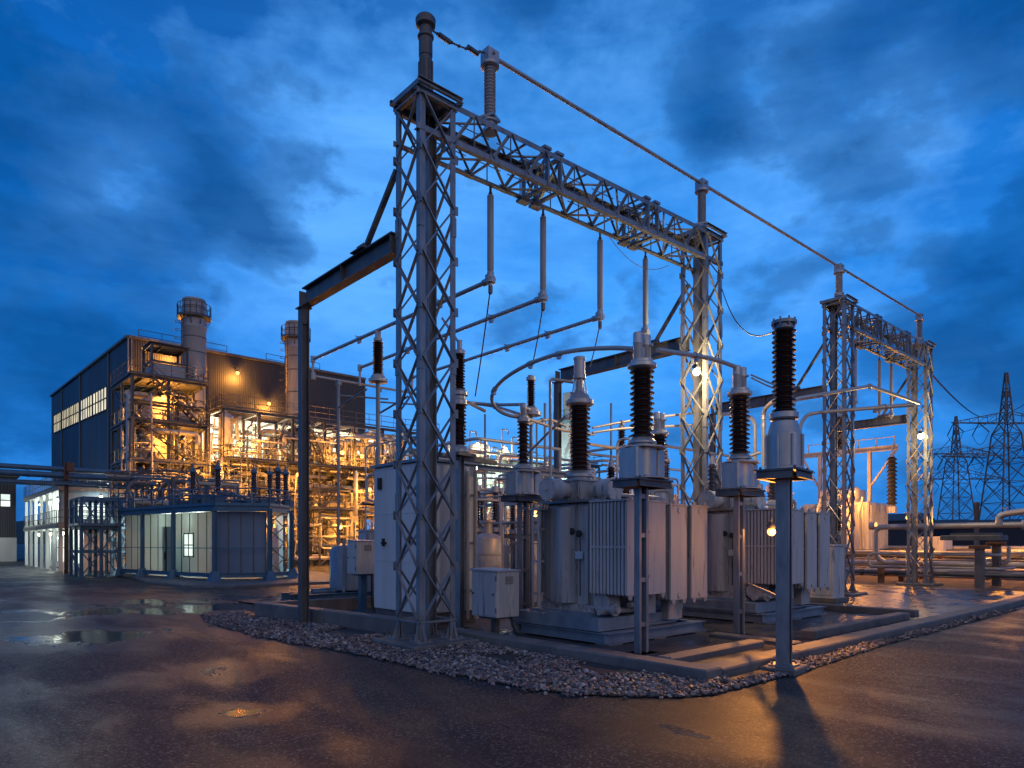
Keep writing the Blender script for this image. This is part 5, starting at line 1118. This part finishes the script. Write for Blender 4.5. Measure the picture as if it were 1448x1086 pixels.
# ================= middle distance =================
ph=thing('process_hall','low green-lit process hall seen between the transformers','building',(46,52,0))
hx0,hx1,hy=41.5,56.5,55.
a=MB(); a.bb(hx0,hx1,hy+1.5,70,0,10.4); a.build('wall',K['wall'],ph)
a=MB(); a.bb(hx0-.4,hx1+.4,hy-.4,70.4,10.4,10.75); a.bb(hx0-.4,hx1+.4,hy-.6,hy+1.6,7.3,7.45); a.build('roof',K['roof'],ph)
for k in range(6):
    x=hx0+.5+k*2.45
    for z0,z1 in((7.7,10.1),(4.4,6.9)):
        a=MB(); a.bb(x,x+1.9,hy+1.44,hy+1.5,z0,z1); wn=a.build('window',K['wingreen'],ph); a=MB()
        for q in(0,.63,1.27,1.9): a.bb(x+q-.05,x+q+.05,hy+1.38,hy+1.44,z0,z1)
        a.bb(x,x+1.9,hy+1.38,hy+1.44,(z0+z1)/2-.04,(z0+z1)/2+.04); a.build('window_frame',K['frame'],wn)
for k in range(7):
    x=hx0+k*2.45; a=MB(); a.bb(x-.15,x+.15,hy-.4,hy-.1,0,10.4); a.build('column',K['galv'],ph)
a=MB(); a.rail([(hx0,hy-.5,7.45),(hx1,hy-.5,7.45)],1.05,.03,1.5,4); a.rail([(hx0,hy-.3,10.75),(hx1,hy-.3,10.75)],1.05,.03,1.5,4); a.build('railing',K['frame'],ph)
for x,l in((43.5,'left'),(48.5,'middle'),(53.5,'right')): lamp((x,hy-.9,9.6),'cool white lamp on the green-lit process hall, '+l+' one of three',2200,(0,-.2,-1),(.8,1,.75),'bulbw',.2,group='white lamps of the process hall')
lamp((46,46,6.5),'orange lamp among pipes in front of the green-lit hall',1100,(0,-.3,-1),size=.16)
rr=random.Random(21)
for i in range(24):
    pts=piperun(rr,40,57,46,54,.6,11.3)
    if len(pts)<3: continue
    r=rr.choice([.06,.08,.1,.15]); a=MB(); a.elbow(pts,r,7,r*4,3); PIPES.append((a,'pipe','pipe run tangled in front of the green-lit process hall','piping of the process hall'))
frame('grey pipe frame in front of the green-lit process hall',[40.5,44.5,48.5,52.5,57],[47,52],[3.6,6.2],.2,.2,rail=(1,),rs=14)
for i in range(5):
    vessel(['pale vessel at the left of the process hall frame','second vessel of the process hall frame','third vessel of the process hall frame','fourth vessel of the process hall frame','last vessel of the process hall frame, beside the blue tower'][i],42+i*3.1,50,.8+.2*(i%2),1,5+.7*(i%3))
a=MB()
for i in range(6):
    x=41.5+i*1.1; a.tube((x,49,10.7),(x,49,13.2+(i%3)*.8),.07,6); a.tube((x-.5,49,12.6),(x+.5,49,12.6),.05,6)
for i in range(9):
    x=41.6+i*1.5; h=12.4+(i*7%4)*.7
    t=thing('roof_stub','thin pipe stub with a bent top on the roof of the process hall','pipe',(x,56.5,10.75),'pipe stubs on the process hall roof'); a=MB(); a.elbow([(x,56.5,10.75),(x,56.5,h),(x+.9,56.5,h),(x+.9,56.5,h-.5)],.08,7,.3); a.build('tube',K['pipe'],t,40); a=MB(); a.flange((x,56.5,10.8),.2,.1); a.build('flange',K['pipe'],t)
vessel('round silver tank on the roof of the process hall, left one',44,58,.9,10.75,12.9); vessel('round silver tank on the roof of the process hall, middle one',47.2,58,1.1,10.75,13); vessel('round silver tank on the roof of the process hall, right one',50.6,58,.8,10.75,12.6)
lamp((46.,56.9,12.6),'white lamp on the roof of the process hall, left one',700,(0,-.3,-1),WHITE,'bulbw',.15); lamp((50.,56.9,12.5),'white lamp on the roof of the process hall, right one',700,(0,-.3,-1),WHITE,'bulbw',.15)
# blue tower and blue platform
bt=thing('blue_tower','dark blue clad tower right of the green-lit process hall','tower',(55.5,52,0)); a=MB(); a.cham(54.2,56.4,51,53.2,0,15.2,.05); a.build('shaft',K['bluewall'],bt); a=MB(); a.bb(53.9,56.7,50.7,53.5,15.2,15.4); a.rail([(54,53.4,15.4),(54,50.8,15.4),(56.6,50.8,15.4)],1.1,.05,1,4); a.build('platform',K['blue'],bt)
a=MB(); a.cham(54.6,55.6,51.4,52.6,15.4,18.6,.05); a.build('top_box',K['bluewall'],bt)
fp=frame('small blue lattice platform tower right of the near bushing',[0,2.2],[0,2.2],[3.5,7.2,10.4],.16,.18,mat='blue',rail=(2,),deck=(2,),rs=3,name='blue_platform'); q=PY(838,768,50.); fp.location=(q.x,q.y,0)
# yard gear in the back rows of the plinth
def backgear(label,x,y,sd):
    r=thing('breaker_unit',label,'breaker',(x,y,0),'breaker units in the back rows'); rr=random.Random(sd); a=MB()
    for s in(-.8,.8): a.ibeam((x+s,y,0),(x+s,y,2.2),.14,.14,.015,.012,up=(1,0,0))
    a.ibeam((x-1.1,y,2.28),(x+1.1,y,2.28),.16,.14,.015,.012); a.bar((x-.8,y,.2),(x+.8,y,2.1),.06,.04); a.bar((x+.8,y,.2),(x-.8,y,2.1),.06,.04); a.build('stand',K['galv'],r)
    for s in(-.8,0,.8):
        a=MB(); a.lathe([(.15,2.36),(.18,2.38),(.18,2.5),(.1,2.56),(.05,2.6),(.05,3.66),(.08,3.7),(.14,3.72),(.14,3.9),(.04,3.95),(.04,4.15)],(x+s,y,0),14); p=a.build('pole_unit',K['cast'],r,35)
        a=MB(); a.sheds(2.56,3.7,.08,.14,12,14,(x+s,y,0)); a.build('porcelain',K['porc'],p,50)
    a=MB(); a.cham(x-.35,x+.35,y-.32,y-.08,.9,1.9,.02); a.build('drive_box',K['palegrey'],r)
    a=MB(); a.tube((x-.8,y,4.1),(x+1.4,y+.2,4.25),.035,8); a.build('connector',K['alum'],r,40)
for i,(x,y,l) in enumerate(((14.2,17.6,'three-pole breaker unit behind the slim current transformer'),(17.6,20.5,'three-pole breaker unit in the last row behind the slim current transformer'),(20.8,11.2,'three-pole breaker unit behind the second transformer'),(24.2,14.9,'three-pole breaker unit left of the third gantry tower'),(23.6,19,'three-pole breaker unit far back, in line with the near bushing'))): backgear(l,x,y,i)
for i,(x,y,l) in enumerate(((13.2,19.4,'three-pole breaker unit just right of the white cabinet, second row'),(15.4,22.6,'three-pole breaker unit deep in the back, right of the white cabinet'),(20.2,18.6,'three-pole breaker unit behind the blue-grey transformer'),(26.6,21.5,'three-pole breaker unit in the far back row under the process hall'),(22.4,23.5,'three-pole breaker unit in front of the blue tower'),(28.5,14.2,'three-pole breaker unit behind the third gantry tower'),(31,13.2,'three-pole breaker unit under the far girder'))): backgear(l,x,y,i+9)
for i,(x,y,w_,h,l) in enumerate(((15.2,15.9,1.0,2.0,'pale cabinet in the back row behind the slim current transformer'),(17.4,17.9,1.4,2.3,'wide pale cabinet in the back row beside the blue-grey transformer'),(21.4,16.2,1.1,2.1,'pale cabinet behind the near bushing, back row'),(24.8,12.8,1.0,2.0,'pale cabinet near the foot of the third gantry tower'),(12.4,20.8,1.2,2.4,'pale cabinet behind the white cabinet beam'),(23.6,10.2,.9,1.9,'pale cabinet right of the second transformer'))):
    r=thing('relay_cabinet',l,'cabinet',(x,y,0)); a=MB(); a.cham(x-w_/2,x+w_/2,y-.4,y+.4,.15,h,.02); a.bb(x-w_/2-.04,x+w_/2+.04,y-.44,y+.44,h,h+.06); a.build('body',K['palegrey'],r); a=MB(); a.bb(x-w_/2-.02,x-w_/2,y-.34,y+.34,.25,h-.1); d_=a.build('door',K['palegrey'],r); a=MB(); a.box((x-w_/2-.05,y+.2,h*.55),(.06,.05,.2)); a.build('handle',K['dark'],d_); a=MB(); a.bb(x-w_/2-.1,x+w_/2+.1,y-.5,y+.5,0,.15); a.build('base',K['conc'],r)
rr=random.Random(77)
for i in range(30):
    pts=piperun(rr,12.5,27,13.5,23,2.2,5.6)
    if len(pts)<3: continue
    a=MB(); a.elbow(pts,rr.choice([.03,.04,.05]),7,.2,4)
    for q in(pts[0],pts[-1]): a.tube((q.x,q.y,0),q,.045,7)
    solo(a,'bus_pipe',K['tube'],'thin bus pipe with its legs in the back rows of the yard','bus tube','thin bus pipes in the back rows',40)
for i,(x,y,h) in enumerate(((14.4,14.6,6.2),(18.9,15.8,7),(22.2,17.6,6.4),(25.3,18.4,7.4),(16.2,19.6,6.8),(12.2,17.2,5.6),(20.6,21.4,7.2))):
    t=thing('lightning_post','slim grey post with pointed top standing in the back rows of the yard','post',(x,y,0),'slim posts in the back rows'); a=MB(); a.tube((x,y,0),(x,y,h*.7),.07,8); a.tube((x,y,h*.7),(x,y,h),.04,6); a.build('shaft',K['galv'],t,40); a=MB(); a.bar((x-.5,y,h*.68),(x+.5,y,h*.68),.07,.07); a.build('cross_arm',K['galv'],t)
for i,(x,y,h,l) in enumerate(((13.0,15.6,2.3,'pale upright cylinder tank behind the slim current transformer'),(19.5,17.5,3.0,'pale upright cylinder tank in the back row beside the blue-grey transformer'))): vessel(l,x,y,.42,.2,h)
lamp(V((13.2,13.8,2.9)),'small orange lamp low behind the white cabinet beam',35,(0,-.2,-1),size=.07,stem=(13.4,14.2,3.2))
lamp(V((19.4,12.6,3.2)),'small orange lamp behind the second transformer',150,(0,-.2,-1),size=.08,stem=(19.4,13,3.5))
# ================= right background =================
ft=thing('far_transformer','orange-lit transformer with a roof gantry, far back on the right','transformer',(47,18.5,0)); x0,y0=45.2,17.0
a=MB(); a.cham(x0,x0+3.4,y0,y0+4.2,1.6,4.6,.08)
for k in range(7): a.bb(x0-.1,x0,y0+.3+k*.6-.06,y0+.3+k*.6+.06,1.7,4.4); 
for k in range(5): a.bb(x0+.3+k*.65-.06,x0+.3+k*.65+.06,y0-.1,y0,1.7,4.4)
a.build('tank',K['palegrey'],ft)
a=MB(); a.bb(x0-.3,x0+3.7,y0-.3,y0+4.5,.0,1.6); a.build('base',K['conc'],ft)
a=MB(); a.cham(x0+.6,x0+2.4,y0+1,y0+3,4.6,5.5,.06); a.lathe([(.3,0),(.45,.1),(.45,2.3),(.3,2.4)],(x0+.9,y0+.9,5.2),16,(0,1,0)); a.build('conservator',K['palegrey'],ft,40)
a=MB()
for yy in(y0+.5,y0+3.7):
    a.ibeam((x0+1.6,yy,4.6),(x0+1.6,yy,8.),.24,.2,.03,.02,up=(1,0,0))
a.ibeam((x0+1.6,y0-1.2,8.05),(x0+1.6,y0+5,8.05),.3,.3,.03,.02); a.bar((x0+1.6,y0+.5,5.6),(x0+1.6,y0-1.1,7.9),.14,.1); a.bar((x0+1.6,y0+3.7,5.6),(x0+1.6,y0+4.9,7.9),.14,.1)
for k in range(6): a.tube((x0+1.6,y0-1+k*1.1,8.2),(x0+1.6,y0-1+k*1.1,8.8),.04,6)
a.tube((x0+1.6,y0-1,8.75),(x0+1.6,y0+4.6,8.75),.03,6); a.build('roof_gantry',K['palegrey'],ft)
for dx,dy,z0,z1 in((1.6,2.4,8.3,10.4),(1.4,-.9,4.4,7.4)):
    a=MB(); a.lathe([(.3,z0-.5),(.3,z0-.1),(.18,z0),(.08,z0+.05),(.08,z1-.05),(.1,z1),(.18,z1+.05),(.06,z1+.3),(.04,z1+.9)],(x0+dx,y0+dy,0),12); p=a.build('bushing',K['cast'],ft,40); a=MB(); a.sheds(z0,z1,.2,.32,12,16,(x0+dx,y0+dy,0)); a.build('porcelain',K['dark'],p,50)
for k in range(4):
    a=MB(); a.elbow([(x0-.2,y0+.4+k*.9,1.6),(x0-.35,y0+.4+k*.9,4.0),(x0+.2,y0+.4+k*.9,4.9)],.07,8); a.build('oil_pipe',K['pipe'],ft,40)
q=P(1187,716,44); lamp(q,'brightest of the two orange lamps on the far transformer',700,(-.6,-.5,-.3),size=.16,stem=q+V((.8,.4,.3)))
q=P(1216,707,45.0); lamp(V((x0-.8,y0+.6,5.2)),'second orange lamp on the far transformer, under its roof gantry',520,(-.6,-.5,-.3),size=.13)
# pipe racks running away along the yard
for i,(x,z,r_) in enumerate(((36.6,.55,.11),(37.4,.62,.09),(39.4,.95,.14),(41.2,1.05,.12),(43,.7,.1),(44.5,1.4,.13),(46,1.2,.1),(48.5,1.7,.14),(38.3,.35,.07),(40.3,.6,.09),(42.1,1.5,.08),(45.3,.75,.1),(47.2,1.55,.08))):
    a=MB(); a.tube((x,3.2-i*.6,z),(x,34,z),r_,10)
    for y in range(4,34,5): a.tube((x,y,z),(x,y+.12,z),r_*1.5,10)
    solo(a,'yard_pipe',K['pipe' if i%3 else 'frame'],['long low yard pipe nearest the last gantry tower','thin yard pipe second from the last gantry tower','thick yard pipe third from the last gantry tower','fourth yard pipe from the last gantry tower','thin low yard pipe, fourth from the back','raised yard pipe, third from the back','yard pipe second from the back','rearmost raised yard pipe, below the far transformer','very thin low yard pipe near the last gantry tower','dark low yard pipe in the middle of the yard','thin raised yard pipe in the middle of the yard','low yard pipe under the raised ones','thin raised yard pipe just before the far transformer'][i],'pipe','long pipes across the right background',40)
for i,y in enumerate((7.,13.,19.,25.,31.)):
    a=MB(); 
    for x in(36.2,39.0,42.,45.2,48.9): a.bb(x-.12,x+.12,y-.12,y+.12,0,.8 if x<44 else 1.4)
    a.ibeam((36,y,.43),(43.4,y,.43),.16,.14); a.ibeam((44,y,1.0),(49,y,1.0),.16,.14)
    solo(a,'pipe_sleeper',K['rust'],['pipe support sleeper at the right end of the yard pipes','second pipe support sleeper from the right','middle pipe support sleeper of the yard pipes','fourth pipe support sleeper, below the far transformer','last pipe support sleeper of the yard pipes'][i],'pipe support','pipe supports across the yard')
a=MB(); a.elbow([(38.4,12.6,1.0),(38.2,13.6,1.0),(38,13.9,1.3),(38,13.9,2.82),(38,13.2,2.84),(38,7.6,2.84)],.14,12,.4); a.tube((38,7.55,2.84),(38,7.65,2.84),.22,12); a.tube((38,13.9,2.9),(38,14.2,2.9),.2,12)
solo(a,'elbow_pipe',K['pipe'],'thick raised pipe with a flanged end and a down elbow beside the last gantry tower','pipe',smooth=40)
a=MB(); a.elbow([P(1413,742,30.5),P(1413,730,30.5),P(1425,726,30.2),P(1470,720,28.5)],.14,12,.4); solo(a,'elbow_pipe',K['pipe'],'thick pipe with an upturned elbow at the right edge','pipe',smooth=40)
for i,(u,v,hh) in enumerate(((1385,833,1.75),(1409,829,1.9))):
    p=G(u,v); r=thing('pipe_pier',['left one of two stained concrete piers at the right edge','right one of two stained concrete piers at the right edge'][i],'pier',(*p,0)); a=MB(); a.cham(p[0]-.16,p[0]+.16,p[1]-.16,p[1]+.16,0,hh,.02); a.build('shaft',K['conc'],r); a=MB(); a.cham(p[0]-.24,p[0]+.24,p[1]-.36,p[1]+.36,hh,hh+.16,.02); a.build('cap',K['rust'],r)
p=P(1395,768,31); a=MB(); a.cham(p.x-.6,p.x+.6,p.y-.7,p.y+1.7,2.13,2.36,.04); a.bb(p.x-.5,p.x+.5,p.y-.5,p.y+1.3,2.36,2.46); solo(a,'cable_tray',K['frame'],'dark boxed cable tray lying on the two stained piers','cable tray')
p=G(1322,800); r=thing('valve_cabinet','beige valve cabinet among the yard pipes behind the last gantry tower','cabinet',(p[0],p[1],0)); p=P(1322,800,42); a=MB(); a.cham(p.x-.9,p.x+.9,p.y-.7,p.y+.7,.2,2.4,.04); a.bb(p.x-.94,p.x+.94,p.y-.74,p.y+.74,1.22,1.27); a.build('body',K['palegrey'],r)
a=MB(); a.box((p.x-.93,p.y-.2,1.6),(.05,.1,.2)); a.build('handle',K['dark'],r)
p=P(1381,768,60); a=MB(); a.lathe([(.3,0),(.22,1),(.2,5.2),(.26,5.3),(.26,5.6)],(p.x,p.y,0),12); solo(a,'vent_post',K['frame'],'slim dark vent post far behind the right piers','post',smooth=40)
rr=random.Random(31)
for i in range(12):
    pts=piperun(rr,36.5,50,6,16,.3,1.9)
    if len(pts)<3: continue
    r=rr.choice([.06,.08,.11]); a=MB(); a.elbow(pts,r,7,r*4,3); PIPES.append((a,'pipe','short pipe run among the valves of the right yard','yard valve piping'))
# low dark buildings on the skyline
for i,(u,w_,h,d,l) in enumerate(((1262,10,5.5,110,'low dark shed on the skyline left of the pylons'),(1300,14,4.8,120,'low dark shed on the skyline behind the last gantry tower'),(1440,16,4.5,105,'low dark shed on the skyline at the right edge'))):
    p=P(u,768,d); r=thing('distant_shed',l,'building',(p.x,p.y,0)); a=MB(); a.bb(p.x-3,p.x+3,p.y-w_/2,p.y+w_/2,0,h); a.build('wall',K['clad'],r); a=MB(); a.loft([[(p.x-3.3,p.y-w_/2-.3,h),(p.x+3.3,p.y-w_/2-.3,h),(p.x+3.3,p.y+w_/2+.3,h),(p.x-3.3,p.y+w_/2+.3,h)],[(p.x-.3,p.y-w_/2-.3,h+1.2),(p.x+.3,p.y-w_/2-.3,h+1.2),(p.x+.3,p.y+w_/2+.3,h+1.2),(p.x-.3,p.y+w_/2+.3,h+1.2)]]); a.build('roof',K['roof'],r)
# pylons
def pylon(label):
    r=local('pylon',label,'pylon','lattice pylons on the right skyline'); H=34.; W=lambda z:3.6-z/H*3.0 if z<24 else .85-(z-24)/10*.7
    a=MB(); lv=[0,5,9.5,13.5,17,20,22.5,24.5,26.5,28.5,31,34]
    cr=((-1,-1),(1,-1),(1,1),(-1,1))
    for z0,z1 in zip(lv,lv[1:]):
        for i in range(4):
            s,s2=cr[i],cr[(i+1)%4]; w0,w1=max(.1,W(z0)),max(.1,W(z1))
            p=V((s[0]*w0,s[1]*w0,z0)); q=V((s[0]*w1,s[1]*w1,z1)); p2=V((s2[0]*w0,s2[1]*w0,z0)); q2=V((s2[0]*w1,s2[1]*w1,z1))
            a.bar(p,q,.2,.2); a.bar(p,q2,.1,.1); a.bar(p2,q,.1,.1); a.bar(p,p2,.1,.1)
    a.build('lattice_body',K['galv_dark'],r)
    for z,L_ in((24.5,10.5),(18.2,12.5)):
        for s in(-1,1):
            b=MB(); w=W(z)
            for y in(-w,w):
                b.bar((s*w,y,z),(s*L_,0,z),.16,.16); b.bar((s*w,y,z+2.0),(s*L_,0,z+.1),.12,.12)
            for k in range(1,6):
                x=s*(w+(L_-w)*k/6); yy=w*(1-k/6); h=2.0*(1-k/6); b.bar((x,-yy,z),(x,yy,z),.08,.08); b.bar((x,-yy,z),(x,-yy,z+h),.08,.08); b.bar((x,-yy,z+h),(x+s*(L_-w)/6,-yy*.8,z),.08,.08)
            ar=b.build('cross_arm',K['galv_dark'],r)
            c=MB()
            for x in(L_*.96,L_*.5):
                for sy in(-1,1): c.tube((s*x,0,z),(s*x+.3,sy*2.2,z-2.0),.1,6); 
                c.pipe([(s*x+.3,-2.2,z-2.0),(s*x+.3,-1,z-3.6),(s*x+.3,0,z-4),(s*x+.3,1,z-3.6),(s*x+.3,2.2,z-2.0)],.05,5,3)
            c.build('insulator_string',K['wire'],ar)
    return r
py1=pylon('nearer taller-looking lattice pylon at the right edge'); p=P(1423,768,128); put(py1,(p.x,p.y,0),R(-40))
p2=P(1352,768,172); dup(py1,(p2.x,p2.y,0),'smaller farther lattice pylon left of the big one',R(-40))
for i,(z,x) in enumerate(((24.4,-10),(24.4,10),(18.2,-12),(18.2,12))):
    rot=Matrix.Rotation(R(-40),3,'Z'); s=rot@V((x,0,z-2))+V((p.x,p.y,0)); e=rot@V((x,0,z-2))+V((p2.x,p2.y,0)); far=e+(e-s)*1.2; near=s-(e-s)*2.2
    cable(s,e,1.2,.06,'power line between the two pylons, '+['upper left','upper right','lower left','lower right'][i],10); cable(s,near,3,.05,'power line from the nearer pylon out past the right edge, '+['upper inner','upper outer','lower inner','lower outer'][i],12)


# the pipes that show largest are things of their own; the finest tangle behind them is one mass
def shown(a):
    xs=[]; 
    for x,y,z in a.v:
        d=x*FX+y*FY; xs.append(((x*FY-y*FX)/d,(z-EYE)/d))
    w=max(p[0] for p in xs)-min(p[0] for p in xs); h=max(p[1] for p in xs)-min(p[1] for p in xs); return w+h
PIPES.sort(key=lambda q:-shown(q[0]))
for a,mt_,lab,grp in PIPES[:285]: solo(a,'pipe_run',K[mt_],lab,'pipe',grp,40)
rest=MB()
for a,*_ in PIPES[285:]: rest.add(a.v,a.f)
o=structure(rest,'fine_pipework',K['pipe'],40,kind='stuff')

lamp((41.5,13.5,3.4),'orange fill lamp added low among the yard pipes, right of the far transformer',700,(-.3,-.3,-1),size=.12,stem=(41.8,13.8,3.7))  # extra lamp, added to brighten the yard pipes
lamp((44.0,9.5,3.6),'orange fill lamp added low among the yard pipes, behind the stained piers',900,(-.3,-.3,-1),size=.1,stem=(44.3,9.8,3.9))  # second added lamp, so the pipe rows show amber
